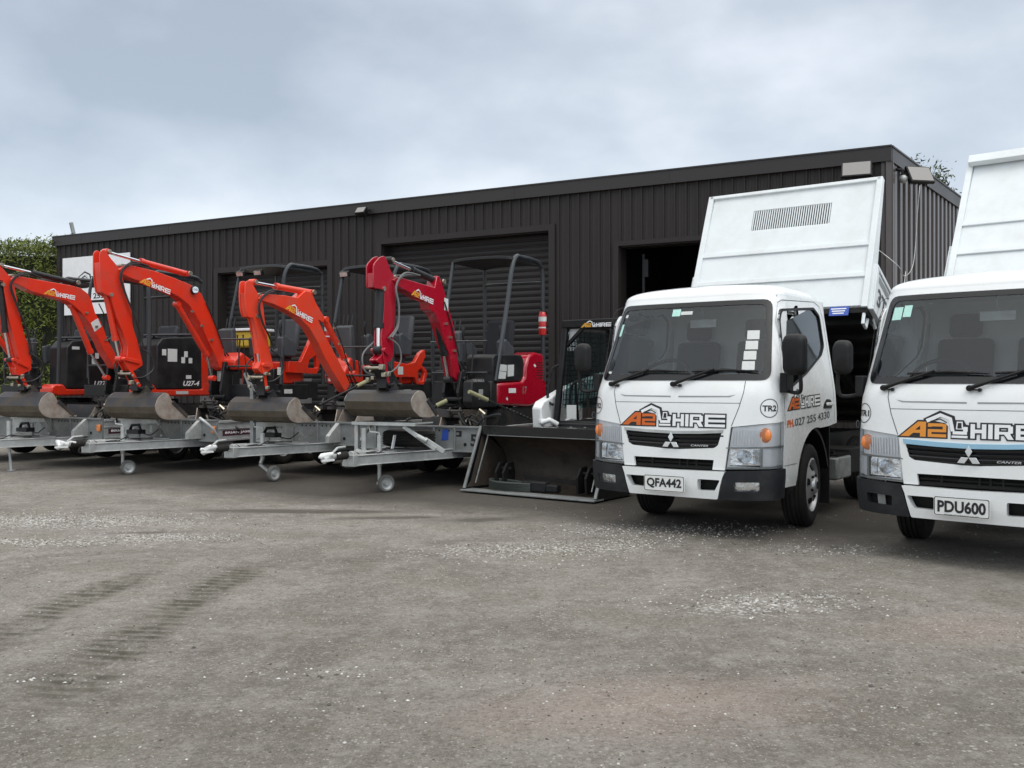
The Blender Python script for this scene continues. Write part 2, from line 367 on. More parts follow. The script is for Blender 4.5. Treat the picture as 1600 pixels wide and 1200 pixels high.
# ------------------------------------------------------------------ ground
TRK = ((-2.55, 3.5, 6.7, .014), (-1.86, 3.6, 7.0, .014), (-1.2, 6.2, 7.3, .008), (2.95, 5.3, 6.2, .006))
def tracks(x, y):
    """tread lugs pressed into the dirt by a tracked machine, two strips running away from the camera"""
    z = 0
    for cx, y0, y1, dep in TRK:
        wob = .05 * (y - 5) ** 2 - .05; d = abs(x - cx - wob)
        if d < .15 and y0 < y < y1:
            e = min(1, (y - y0) / .5, (y1 - y) / .5) * min(1, (.15 - d) / .06)
            br = .55 + .45 * mnoise.noise((x * 2, y * 1.4, 3.))
            z += e * br * (-dep * .45 + dep * .8 * math.sin(y * 2 * math.pi / .09 + (x - cx) * 9))
    return z
def gz(x, y):
    n = mnoise.noise((x * .35, y * .35, .3)) * .018 + mnoise.noise((x * 1.3, y * 1.3, 4.)) * .008 + mnoise.noise((x * 5, y * 5, 7.)) * .004
    far = max(0, min(1, (22 - y) / 6)) * max(0, min(1, (14 - abs(x)) / 4))
    under = max(0, min(1, (9.5 - y) / 2))
    return (n * (.35 + .65 * under) + tracks(x, y)) * far - .006
def axis(lo, hi, dlo, dhi, st):
    a = []; x = dlo
    while x <= dhi: a.append(x); x += st
    s_ = st
    while x < hi: a.append(x); s_ *= 1.35; x += s_
    a.append(hi); x = dlo; s_ = st; L_ = []
    while True:
        s_ *= 1.35; x -= s_
        if x <= lo: break
        L_.append(x)
    return [lo] + L_[::-1] + a
xs = axis(-700, 700, -4.2, 4.2, .05); ys = axis(-120, 1200, 2.8, 8.0, .024)
b = B(); nx = len(xs)
b.v = [(x, y, gz(x, y)) for y in ys for x in xs]
for j in range(len(ys) - 1):
    for i in range(nx - 1): b.f.append((j * nx + i, j * nx + i + 1, (j + 1) * nx + i + 1, (j + 1) * nx + i)); b.fm.append(0)
gm = bpy.data.materials.new('yard_gravel'); gm.use_nodes = True
t = gm.node_tree; N = t.nodes; L = t.links; pr = N['Principled BSDF']; tcn = N.new('ShaderNodeTexCoord')
def nz(scale, det=5, rough=.6, vec=None, kind='ShaderNodeTexNoise', dist=0):
    n = N.new(kind); n.inputs['Scale'].default_value = scale
    if kind == 'ShaderNodeTexNoise': n.inputs['Detail'].default_value = det; n.inputs['Roughness'].default_value = rough; n.inputs['Distortion'].default_value = dist
    L.new(vec or tcn.outputs['Object'], n.inputs['Vector']); return n
def rng(s, a, b_, c=0, d=1):
    r = N.new('ShaderNodeMapRange'); r.inputs[1].default_value = a; r.inputs[2].default_value = b_; r.inputs[3].default_value = c; r.inputs[4].default_value = d; L.new(s, r.inputs[0]); return r.outputs[0]
def mth(op, a, b_=None):
    m = N.new('ShaderNodeMath'); m.operation = op
    for i, q in enumerate((a, b_)):
        if q is None: continue
        if isinstance(q, (int, float)): m.inputs[i].default_value = q
        else: L.new(q, m.inputs[i])
    return m.outputs[0]
def mixc(f, a, b_):
    m = N.new('ShaderNodeMix'); m.data_type = 'RGBA'
    for i, q in ((0, f), (6, a), (7, b_)):
        if isinstance(q, tuple): m.inputs[i].default_value = q + (1,)
        elif isinstance(q, (int, float)): m.inputs[i].default_value = q
        else: L.new(q, m.inputs[i])
    return m.outputs[2]
def blob(cx, cy, rx, ry, ang=0, soft=.5, amp=1.1, nscale=1.2):
    m = N.new('ShaderNodeMapping'); m.vector_type = 'TEXTURE'; m.inputs['Location'].default_value = (cx, cy, 0); m.inputs['Rotation'].default_value = (0, 0, R(ang)); m.inputs['Scale'].default_value = (rx, ry, 1)
    L.new(tcn.outputs['Object'], m.inputs[0]); ln = N.new('ShaderNodeVectorMath'); ln.operation = 'LENGTH'; L.new(m.outputs[0], ln.inputs[0])
    n = nz(nscale, 6, .65); s = mth('MULTIPLY_ADD', n.outputs[0], amp); s.node.inputs[2].default_value = -amp / 2
    return rng(mth('ADD', ln.outputs['Value'], s), 1, 1 - soft, 0, 1)
big = nz(.45, 6, .6); mid = nz(2.3, 7, .65); fine = nz(42, 6, .8); grit = nz(170, 4, .8); clod = nz(11, 6, .72, dist=.4)
c = mixc(rng(big.outputs[0], .40, .60), (.180, .158, .132), (.285, .258, .224))
c = mixc(rng(mid.outputs[0], .45, .62, 0, .8), c, (.325, .298, .262)); c = mixc(rng(nz(.9, 6, .7, dist=.8).outputs[0], .54, .64, 0, .6), c, (.14, .120, .094))
c = mixc(rng(clod.outputs[0], .52, .64, 0, .6), c, (.135, .117, .092)); c = mixc(rng(clod.outputs[0], .47, .36, 0, .5), c, (.40, .375, .34))
c = mixc(rng(nz(1.1, 5).outputs[0], .5, .66, 0, .5), c, (.215, .198, .150))          # olive stain
c = mixc(mth('MULTIPLY', blob(.55, 3.75, 1.1, .5, 8, .9), .5), c, (.42, .32, .27))        # pinkish fines
c = mixc(mth('MULTIPLY', blob(2.4, 5.0, .9, .45, 20, .9), .4), c, (.36, .265, .215))
c = mixc(rng(fine.outputs[0], .52, .64, 0, .62), c, (.10, .092, .078))
c = mixc(rng(fine.outputs[0], .46, .34, 0, .5), c, (.47, .455, .42))
c = mixc(rng(grit.outputs[0], .56, .68, 0, .6), c, (.58, .565, .53)); c = mixc(rng(grit.outputs[0], .44, .33, 0, .65), c, (.055, .05, .042))
# single pebbles pressed into the surface, pale, grey and dark
pn_ = nz(1.5, 5, .75)
for sc__, thr, lo_, hi_, am in ((42, .84, .40, .60, .7), (75, .78, .30, .55, .7)):
    vo = nz(sc__, kind='ShaderNodeTexVoronoi'); vs_ = N.new('ShaderNodeSeparateColor'); L.new(vo.outputs['Color'], vs_.inputs[0])
    inside = rng(vo.outputs['Distance'], .42, .30)
    m1 = mth('MULTIPLY', mth('MULTIPLY', inside, rng(vs_.outputs[0], thr, thr + .04)), rng(pn_.outputs[0], lo_, hi_, .15, am))
    c = mixc(m1, c, mixc(rng(vs_.outputs[1], .2, .8), (.60, .575, .53), (.36, .33, .29)))
    m2 = mth('MULTIPLY', mth('MULTIPLY', inside, rng(vs_.outputs[2], thr + .02, thr + .06)), .42)
    c = mixc(m2, c, (.10, .092, .08))
# lug prints of the tracked machines: groove shade and darker soil put into the colour
sx = N.new('ShaderNodeSeparateXYZ'); L.new(tcn.outputs['Object'], sx.inputs[0]); X_, Y_ = sx.outputs[0], sx.outputs[1]
lug = None
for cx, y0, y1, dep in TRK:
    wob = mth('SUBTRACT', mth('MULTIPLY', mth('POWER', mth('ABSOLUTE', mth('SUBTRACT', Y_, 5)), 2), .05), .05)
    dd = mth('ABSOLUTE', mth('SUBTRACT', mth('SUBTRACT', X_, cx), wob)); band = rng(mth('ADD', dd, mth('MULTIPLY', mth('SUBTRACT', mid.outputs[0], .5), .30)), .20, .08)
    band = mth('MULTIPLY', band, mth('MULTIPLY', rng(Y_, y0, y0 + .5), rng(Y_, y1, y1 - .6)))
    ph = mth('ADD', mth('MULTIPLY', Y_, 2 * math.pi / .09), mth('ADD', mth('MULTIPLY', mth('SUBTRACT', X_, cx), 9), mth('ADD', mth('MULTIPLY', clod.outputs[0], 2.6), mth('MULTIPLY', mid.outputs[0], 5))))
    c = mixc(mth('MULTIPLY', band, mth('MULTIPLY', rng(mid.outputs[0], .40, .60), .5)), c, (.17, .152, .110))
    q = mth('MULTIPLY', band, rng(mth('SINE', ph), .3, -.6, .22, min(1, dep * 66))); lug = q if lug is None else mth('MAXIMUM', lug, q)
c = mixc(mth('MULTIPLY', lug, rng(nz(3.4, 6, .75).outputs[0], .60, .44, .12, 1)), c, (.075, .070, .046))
# fresh pale gravel, left, and thinner drifts
pale = None
for a in ((-4.3, 8.75, 1.9, .55, -4, .9, 1.9, 1.6), (-2.9, 7.9, .8, .25, 0, .9, 1.4, 3), (-3.9, 7.6, 1.1, .22, 0, .9, 1.3, 2), (1.3, 8.2, 1.1, .5, 0, 1, 1.8, 3), (1.5, 5.5, .8, .3, 20, 1, 1.8, 4), (.2, 7.3, 1.3, .4, 10, 1, 2, 4), (2.4, 7.3, .7, .3, 0, 1, 1.8, 4)):
    q = blob(*a); pale = q if pale is None else mth('MAXIMUM', pale, q)
sv = nz(34, kind='ShaderNodeTexVoronoi'); sv2 = N.new('ShaderNodeSeparateColor'); L.new(sv.outputs['Color'], sv2.inputs[0])
speck = mth('MULTIPLY', rng(sv.outputs['Distance'], .52, .34), rng(mth('ADD', sv2.outputs[0], mth('MULTIPLY', nz(5, 6, .8).outputs[0], 1.2)), .95, 1.05))
c = mixc(mth('MULTIPLY', mth('MULTIPLY', pale, speck), .95), c, (.74, .73, .70))
vor = nz(30, kind='ShaderNodeTexVoronoi'); vg = nz(1.6, 5, .7)
c = mixc(mth('MULTIPLY', rng(vor.outputs['Distance'], .16, .10), rng(vg.outputs[0], .54, .66)), c, (.58, .57, .54))
# damp ground and puddles, then painted shade under trailers and trucks
wet = None
for a in ((-2.1, 9.45, 1.6, .22, -2, .5, .7, 1.5), (-1.2, 9.0, 1.1, .2, 6, .7, .8, 2), (-.3, 8.9, 1.1, .35, 8, .9, 1.0, 2), (-3.2, 8.1, .9, .12, 10, .8, .8, 2), (2.5, 7.3, .25, .5, 10, .9, .8, 3), (4.0, 6.0, 1.6, .5, -20, .9, .8, 2)):
    q = blob(*a); wet = q if wet is None else mth('MAXIMUM', wet, q)
c = mixc(mth('MULTIPLY', wet, .75), c, (.075, .068, .055))
damp_shade = blob(-.2, 11.8, 9.0, 2.6, -24, .35, .35, .6)  # damp soil, with the shadow beneath the trailers painted in
c = mixc(mth('MULTIPLY', damp_shade, .88), c, (.055, .047, .037))
c = mixc(mth('MULTIPLY', blob(3.2, 9.6, 3.4, 3.0, 0, .5, .6, .8), .75), c, (.06, .051, .04))  # contact shadow of the trucks put into the ground colour
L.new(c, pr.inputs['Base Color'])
L.new(mth('ADD', mth('MULTIPLY', wet, -.58), .88), pr.inputs['Roughness'])
bp = N.new('ShaderNodeBump'); bp.inputs['Distance'].default_value = .02; L.new(mth('SUBTRACT', .9, mth('MULTIPLY', wet, .75)), bp.inputs['Strength'])
L.new(mth('ADD', mth('ADD', fine.outputs[0], mth('MULTIPLY', grit.outputs[0], .45)), mth('MULTIPLY', clod.outputs[0], 1.3)), bp.inputs['Height']); L.new(bp.outputs[0], pr.inputs['Normal'])
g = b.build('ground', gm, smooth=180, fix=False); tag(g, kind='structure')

# loose stones
random.seed(5)
b = B(); OC = [(1, 0, 0), (0, 1, 0), (-1, 0, 0), (0, -1, 0), (0, 0, 1), (0, 0, -1)]; OF = [(0, 1, 4), (1, 2, 4), (2, 3, 4), (3, 0, 4), (1, 0, 5), (2, 1, 5), (3, 2, 5), (0, 3, 5)]
def stone(x, y, r, pale_=False):
    a = random.uniform(0, 6.28); ca, sa = math.cos(a), math.sin(a); s1, s2, s3 = r * random.uniform(.7, 1.3), r * random.uniform(.6, 1), r * random.uniform(.35, .7); z = gz(x, y) + s3 * .25
    vs = []
    for p in OC:
        px, py, pz = p[0] * s1 * random.uniform(.8, 1.2), p[1] * s2 * random.uniform(.8, 1.2), p[2] * s3
        vs.append((x + px * ca - py * sa, y + px * sa + py * ca, z + pz))
    b.m = random.choice((0, 0, 1, 1, 2)) if pale_ else random.choice((0, 1, 1, 2, 2)); b.add(vs, OF)
for cx, cy, rx, ry, n in ((-4.3, 8.8, 1.7, .5, 1700), (-2.8, 7.9, .8, .2, 350), (1.3, 8.2, 1.1, .45, 1000), (1.5, 5.6, .7, .3, 450), (.2, 7.2, 1.4, .4, 500), (-3.7, 7.6, 1.0, .2, 400), (2.4, 7.3, .7, .3, 260), (.9, 7.6, .5, .2, 260), (-.9, 4.2, .35, .1, 70), (-2.1, 4.1, .5, .08, 80)):
    for _ in range(n): stone(random.gauss(cx, rx * .5), random.gauss(cy, ry * .6), random.uniform(.004, .011), True)
for _ in range(8500):
    y = random.uniform(2.9, 10); x = random.uniform(-.58, .58) * y
    if mnoise.noise((x * 1.1, y * 1.1, 9.)) > random.uniform(-.35, .45): stone(x, y, random.uniform(.0025, .0075))
for _ in range(50):
    y = random.uniform(3, 9); x = random.uniform(-.55, .55) * y; stone(x, y, random.uniform(.008, .014))
st = b.build('loose_gravel', ['tint', mat('stone_grey', (.24, .225, .20), .9, var=.4, nscale=30), mat('stone_dark', (.085, .078, .068), .9, var=.4, nscale=30)], smooth=0, fix=False)
tag(st, 'pale loose stones scattered over the brown dirt yard', 'gravel', kind='stuff')

# ------------------------------------------------------------------ workshop building
CX, CY = 5.603, 14.175
FD = Vector((-.8838, .4679, 0)); FN = Vector((-.4679, -.8838, 0))       # along the facade (leftwards), outward normal
SD = Vector((math.sin(R(36.4)), math.cos(R(36.4)), 0)); SN = Vector((SD.y, -SD.x, 0)); SLEN = 5.56
FLEN = 18.85; HB = 4.80; HF = 4.575
O = Vector((CX, CY, 0))
def F3(t, z, d=0): p = O + FD * t + FN * d; return Vector((p.x, p.y, z))
def S3(t, z, d=0): p = O + SD * t + SN * d; return Vector((p.x, p.y, z))
ws = thing('workshop', 'long dark brown corrugated metal workshop with roller doors behind the machines', 'building', (CX, CY, 0))
IW = Matrix.Translation((-CX, -CY, 0))
def wb():
    q = B(); q.T = IW; return q
def ribwall(b, f, t0, t1, z0, z1, pitch, rib=.028, w=.05, minor=True):
    """profiled sheet: raised ribs with shallow swages between"""
    P = [(t0, 0)]; k = math.ceil(t0 / pitch) * pitch
    while k < t1 - .03:
        if k > t0 + .03:
            P += [(k - w / 2, 0), (k - w / 2 + .012, rib), (k + w / 2 - .012, rib), (k + w / 2, 0)]
            if minor and k + pitch < t1:
                for m_ in (.37, .66): c_ = k + pitch * m_; P += [(c_ - .012, 0), (c_, .006), (c_ + .012, 0)]
        k += pitch
    P.append((t1, 0)); P = [p for i, p in enumerate(P) if i == 0 or p[0] > P[i - 1][0]]
    vs = []; fs = []
    for t_, d in P: vs += [f(t_, z0, d), f(t_, z1, d)]
    for i in range(len(P) - 1): fs.append((2 * i, 2 * i + 2, 2 * i + 3, 2 * i + 1))
    b.add(vs, fs)
OPEN = [(1.25, 4.30, 3.625), (5.56, 9.24, 3.99), (10.5, 13.55, 3.66)]
b = wb(); prev = 0
for a, c_, h in OPEN: ribwall(b, F3, prev, a, 0, HF + .05, .193); ribwall(b, F3, a, c_, h, HF + .05, .193); prev = c_
ribwall(b, F3, prev, FLEN, 0, HF + .05, .193)
b.build('front_wall', 'clad', ws, smooth=0, fix=False)
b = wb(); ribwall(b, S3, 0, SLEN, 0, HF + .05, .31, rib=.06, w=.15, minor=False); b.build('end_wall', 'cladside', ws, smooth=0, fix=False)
# inner faces, back, roof
DW = 5.4; BI = -.04
b = wb()
P0 = F3(0, 0, BI); P1 = F3(FLEN, 0, BI); P2 = P1 - FN * DW; P3 = S3(SLEN, 0, -.04)
for (u, v_) in ((P1, P2), (P2, P3)): b.add([u, v_, v_ + Vector((0, 0, HB - .1)), u + Vector((0, 0, HB - .1))], [(0, 1, 2, 3)])
b.build('back_wall', 'clad', ws, smooth=0, fix=False)
b = wb(); b.add([q + Vector((0, 0, HB - .06)) for q in (P0, P1, P2, P3)], [(0, 1, 2, 3)]); b.add([q + Vector((0, 0, HB - .2)) for q in (P0, P1, P2, P3)], [(0, 1, 2, 3)])
b.build('roof', 'fascia', ws, smooth=0, fix=False)
b = wb(); b.add([q + Vector((0, 0, .012)) for q in (P0, P1, P2, P3)], [(0, 1, 2, 3)]); b.build('floor_slab', 'concrete', ws, smooth=0, fix=False)
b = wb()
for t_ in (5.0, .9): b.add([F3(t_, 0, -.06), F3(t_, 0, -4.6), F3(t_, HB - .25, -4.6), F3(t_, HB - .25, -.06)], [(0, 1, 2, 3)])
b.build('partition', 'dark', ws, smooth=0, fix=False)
def fbox(b, t0, t1, z0, z1, d0, d1, f=F3):
    vs = [f(t, z, d) for d in (d0, d1) for t, z in ((t0, z0), (t1, z0), (t1, z1), (t0, z1))]
    b.add(vs, [(0, 3, 2, 1), (4, 5, 6, 7), (0, 1, 5, 4), (1, 2, 6, 5), (2, 3, 7, 6), (3, 0, 4, 7)])
b = wb(); fbox(b, -.08, FLEN + .05, HF, HB, .0, .085); fbox(b, -.085, FLEN + .055, HB - .012, HB + .012, -.05, .10)
for k in range(7): fbox(b, .45 + k * 2.9, .456 + k * 2.9, HF + .01, HB - .02, .085, .088)
b.build('fascia', 'fascia', ws, smooth=0)
b = wb(); fbox(b, -.0, SLEN + .1, HF, HB, .002, .087, S3); fbox(b, -.02, SLEN + .12, HB - .013, HB + .013, -.05, .102, S3); b.build('end_fascia', 'fascia', ws, smooth=0)
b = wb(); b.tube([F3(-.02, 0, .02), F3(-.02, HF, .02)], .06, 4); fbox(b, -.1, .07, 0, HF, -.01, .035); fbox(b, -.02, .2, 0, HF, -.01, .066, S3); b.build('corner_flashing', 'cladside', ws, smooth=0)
for a, c_, h in OPEN:
    b = wb(); w_ = .09 if a > 2 else .06
    fbox(b, a - w_, a + .03, 0, h + w_, -.03, .036); fbox(b, c_ - .03, c_ + w_, 0, h + w_, -.03, .036); fbox(b, a + .03, c_ - .03, h - .02, h + w_, -.03, .034)
    fbox(b, a, a + .04, 0, h, -.32, -.03); fbox(b, c_ - .04, c_, 0, h, -.32, -.03); fbox(b, a + .04, c_ - .04, h - .04, h, -.32, -.03)
    b.build('door_frame', 'clad', ws, smooth=0)
for a, c_, h in OPEN[1:]:
    b = wb(); z = 0; vs = []; P = []
    while z < h - .02:
        P += [(z, -.232), (z + .018, -.224), (z + .05, -.216), (z + .085, -.220), (z + .103, -.232)]; z += .1135
    for z_, d in P: vs += [F3(a, z_, d), F3(c_, z_, d)]
    b.add(vs, [(2 * i, 2 * i + 2, 2 * i + 3, 2 * i + 1) for i in range(len(P) - 1)])
    b.build('roller_door', 'roller', ws, smooth=0, fix=False)
b = wb(); fbox(b, 3.95, 3.99, 2.1, 3.5, -.42, -.38); fbox(b, 3.88, 3.96, 3.1, 3.4, -.42, -.36); b.build('door_track', 'machb', ws, smooth=0)
def flood(fr, loc, az, tilt, w, h, label, grp='floodlights on the workshop fascia'):
    """LED floodlight on a bracket"""
    tt = thing('floodlight', label, 'floodlight', loc, -R(az), grp)
    M = Matrix.Rotation(R(-tilt), 4, 'X')
    b = B(); b.T = M; b.box((0, 0, 0), (w, .05, h)); b.box((0, .045, 0), (w * .8, .05, h * .75))
    for k in range(9): b.box((-w * .36 + k * w * .09, .09, 0), (.008, .04, h * .7))
    b.build('housing', 'blackp', tt, bevel=.006)
    b = B(); b.T = M; b.box((0, -.028, 0), (w * .90, .008, h * .86)); b.build('lamp_face', 'led', tt, smooth=0)
    b = B(); b.tube([(-w * .52, 0, 0), (-w * .52, .16, .03), (w * .52, .16, .03), (w * .52, 0, 0)], .012, 6); b.tube([(0, .16, .03), (0, .22, .05)], .02, 6); b.build('bracket', 'blackp', tt)
AZF = 27.9
p = F3(.38, 4.44, .32); flood(0, p, AZF - 6, 28, .43, .27, 'large square floodlight above the raised white headboard, left of the corner')
p = S3(.47, 4.42, .36); flood(0, p, 36.4 - 90 + 42, 30, .40, .30, 'square floodlight on the end wall just right of the building corner')
p = F3(9.55, 4.62, .22); flood(0, p, AZF, 40, .22, .16, 'small black floodlight on the fascia above the crimson excavator')
ca_ = thing('security_camera', 'small round security camera under the eave at the building corner', 'security camera', S3(.33, 4.36, .16))
b = B(); b.ball((0, 0, 0), .065, 8); b.build('dome', 'galv', ca_); b = B(); b.tube([(0, 0, .03), (-.02, .0, .13), (-.10, .06, .16)], .025, 8); b.build('bracket', 'blackp', ca_)
b = B(); b.tube(smoothpath([S3(.95, 4.35, .25), S3(.80, 3.9, .25), S3(.55, 3.1, .25), S3(.22, 2.88, .2), S3(-.15, 3.0, .2), F3(.15, 3.3, .15)], 8), .006, 5)
b.tube(smoothpath([S3(.25, 2.95, .21), S3(.12, 2.7, .22), S3(-.05, 2.4, .22)], 5), .005, 5)
tag(b.build('hanging_cable', 'galv'), 'thin pale cable looping down the end wall from the floodlight', 'cable')
# sign board on the far left of the facade
sg = thing('sign_board', 'white hire firm sign board on the workshop wall behind the left excavators', 'sign', F3(17.35, 2.885, .06), -R(27.9))
def SG(x, y, d): return Vector((x - 1.15, -.02 - d, y))
b = B(); b.span((-1.17, -.02, 0), (1.15, 0, 1.37)); b.build('board', 'logow', sg, smooth=0)
b = B(); logo(b, SG, .18, .62, 1.94, off=.003); b.build('logo', ['ink', 'logogold', 'logow'], sg, smooth=0, fix=False)
b = B(); b.m = 1; addtext(b, 'PH.', SG, .25, .36, .13, off=.004, bold=.02); b.m = 0; addtext(b, '027 255 4330', SG, .62, .36, .13, w=1.4, off=.004, bold=.02)
b.build('lettering', ['ink', 'logoor'], sg, smooth=0, fix=False)
# stay on the far corner of the roof
b = B(); b.cyl((0, 0, 0), (-.10, .0, .42), .05, 8); o = b.build('roof_vent_pipe', 'galvd'); o.location = F3(18.7, 4.78, -.4); tag(o, 'short grey vent pipe on the far left end of the roof', 'vent pipe')

# ------------------------------------------------------------------ hedge and tree
def leaves(b, pts, s, up=.3):
    for p in pts:
        a = Vector((random.gauss(0, 1), random.gauss(0, 1), random.gauss(0, 1) + up)).normalized(); q = a.orthogonal().normalized(); q = Matrix.Rotation(random.uniform(0, 6.28), 3, a) @ q; r_ = a.cross(q)
        k = s * random.uniform(.6, 1.4); l = k * random.uniform(1.2, 2.2)
        b.add([p - q * l, p + r_ * k * .5, p + q * l, p - r_ * k * .5], [(0, 1, 2, 3)])
random.seed(11)
hd = thing('hedge', 'tall clipped green conifer hedge beyond the far end of the workshop', 'hedge', (-15.2, 23.6, 0))
b = B(); x0, x1, y0, y1, hh = -7.8, 4.9, -.7, 1.1, 4.72
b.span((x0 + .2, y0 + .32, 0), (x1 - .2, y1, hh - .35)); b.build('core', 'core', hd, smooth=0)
b = B(); pts = []
for _ in range(70000):
    x = random.uniform(x0, x1); u = random.random()
    if u < .74:
        z = random.uniform(0.1, hh); dd = .28 * mnoise.noise((x * 1.3, 0, z * 1.7)) + .14 * mnoise.noise((x * 4, 5, z * 4.5)); y = y0 - dd + random.uniform(0, .32)
        if mnoise.noise((x * 2.2, 9, z * 2.6)) < -.30 and random.random() < .85: y += .35
    elif u < .94: y = random.uniform(y0, y1); z = hh + .05 * mnoise.noise((x * 2, y * 2, 1.)) + random.uniform(-.25, .02)
    else: x = x1 - random.uniform(0, .3); y = random.uniform(y0, y1); z = random.uniform(0, hh)
    pts.append(Vector((x, y, z)))
for _ in range(160):
    x = random.uniform(x0, x1); y = random.uniform(y0, y0 + .8); hz = random.uniform(.05, .24)
    for k in range(5): pts.append(Vector((x + random.gauss(0, .03), y + random.gauss(0, .03), hh + hz * k / 5)))
leaves(b, pts, .030, .5); b.build('foliage', 'leaf', hd, smooth=0, fix=False)
tr = thing('tree', 'thin-topped tree showing above the roof behind the building corner', 'tree', (11.0, 26.2, 0))
b = B(); b.tube(smoothpath([(0, 0, 0), (.1, 0, 2.5), (-.05, .1, 4.6), (-.3, 0, 6.0)], 5), [.16 - .005 * i for i in range(16)], 8)
tips = []
for k in range(42):
    a = random.uniform(0, 6.28); h0 = random.uniform(3.6, 6.2); rr = random.uniform(.4, 1.5) ; e_ = Vector((math.cos(a) * rr - .2, math.sin(a) * rr, h0 + random.uniform(.5, 1.7)))
    
    e_.z = min(e_.z, 7.5 - abs(e_.x + .45) * .8)
    mid_ = Vector((e_.x * .45, e_.y * .45, h0 + .35)); b.tube(smoothpath([(0, 0, h0), mid_, e_], 4), [.045, .04, .034, .03, .026, .022, .018, .014, .01], 5); tips += [e_, mid_.lerp(e_, .7), mid_.lerp(e_, .85)]
b.build('trunk', 'bark', tr)
b = B(); pts = []
for e_ in tips:
    for _ in range(60): pts.append(e_ + Vector((random.gauss(0, .17), random.gauss(0, .17), random.gauss(0, .15))))
leaves(b, pts, .036); b.build('crown', 'leaf2', tr, smooth=0, fix=False)
# ------------------------------------------------------------------ tipper trucks
# local frame: x = to the viewer's right when facing the cab, y = backwards, z = up; origin under the middle of the front bumper
def interp(tab, z):
    if z <= tab[0][0]: return tab[0][1]
    for (a, p), (c_, q) in zip(tab, tab[1:]):
        if z <= c_: u = (z - a) / (c_ - a); return p + (q - p) * u
    return tab[-1][1]
def sm(tab, z): return (interp(tab, z - .03) + 2 * interp(tab, z) + interp(tab, z + .03)) / 4
V0 = [(.30, .02), (.42, 0), (.60, 0), (.90, .012), (1.10, .03), (1.20, .045), (1.29, .085), (1.36, .115), (1.99, .375), (2.03, .40)]
WH = [(.30, .835), (.50, .855), (.95, .858), (1.20, .852), (1.32, .838), (2.02, .752)]
_P, _D, _W = 3.4, .27, .84
_tab = []; _s = 0; _prev = (0, 0)
for i in range(401):
    a = math.sin(i / 400 * math.pi / 2); u = a * _W; d = _D * (1 - max(0, 1 - a ** _P) ** (1 / _P)); _s += math.hypot(u - _prev[0], d - _prev[1]); _prev = (u, d); _tab.append((_s, u, d))
SMAX = _s
def Fcab(s_, z, d=0):
    a = min(abs(s_), SMAX - 1e-6); lo, hi = 0, 400
    while hi - lo > 1:
        m_ = (lo + hi) // 2
        if _tab[m_][0] <= a: lo = m_
        else: hi = m_
    q0, q1 = _tab[lo], _tab[hi]; t_ = (a - q0[0]) / max(1e-9, q1[0] - q0[0]); u = q0[1] + (q1[1] - q0[1]) * t_; dd = q0[2] + (q1[2] - q0[2]) * t_
    du, dv = q1[1] - q0[1], q1[2] - q0[2]; l = math.hypot(du, dv) or 1; nx_, ny_ = dv / l, -du / l
    k = sm(WH, z) / _W; sg_ = 1 if s_ >= 0 else -1
    return Vector((sg_ * (u * k + nx_ * d), sm(V0, z) + dd + ny_ * d, z))
def Scab(v, z, d=0): return Vector((sm(WH, z) + d, v, z))
def mir(f): return lambda a, z, d=0: (lambda p: Vector((-p.x, p.y, p.z)))(f(a, z, d))
def vf(z): return sm(V0, z) + _D                 # where the front skin meets the side
def vb(z): return 1.70 - .10 * max(0, min(1, (z - 1.0) / 1.0))
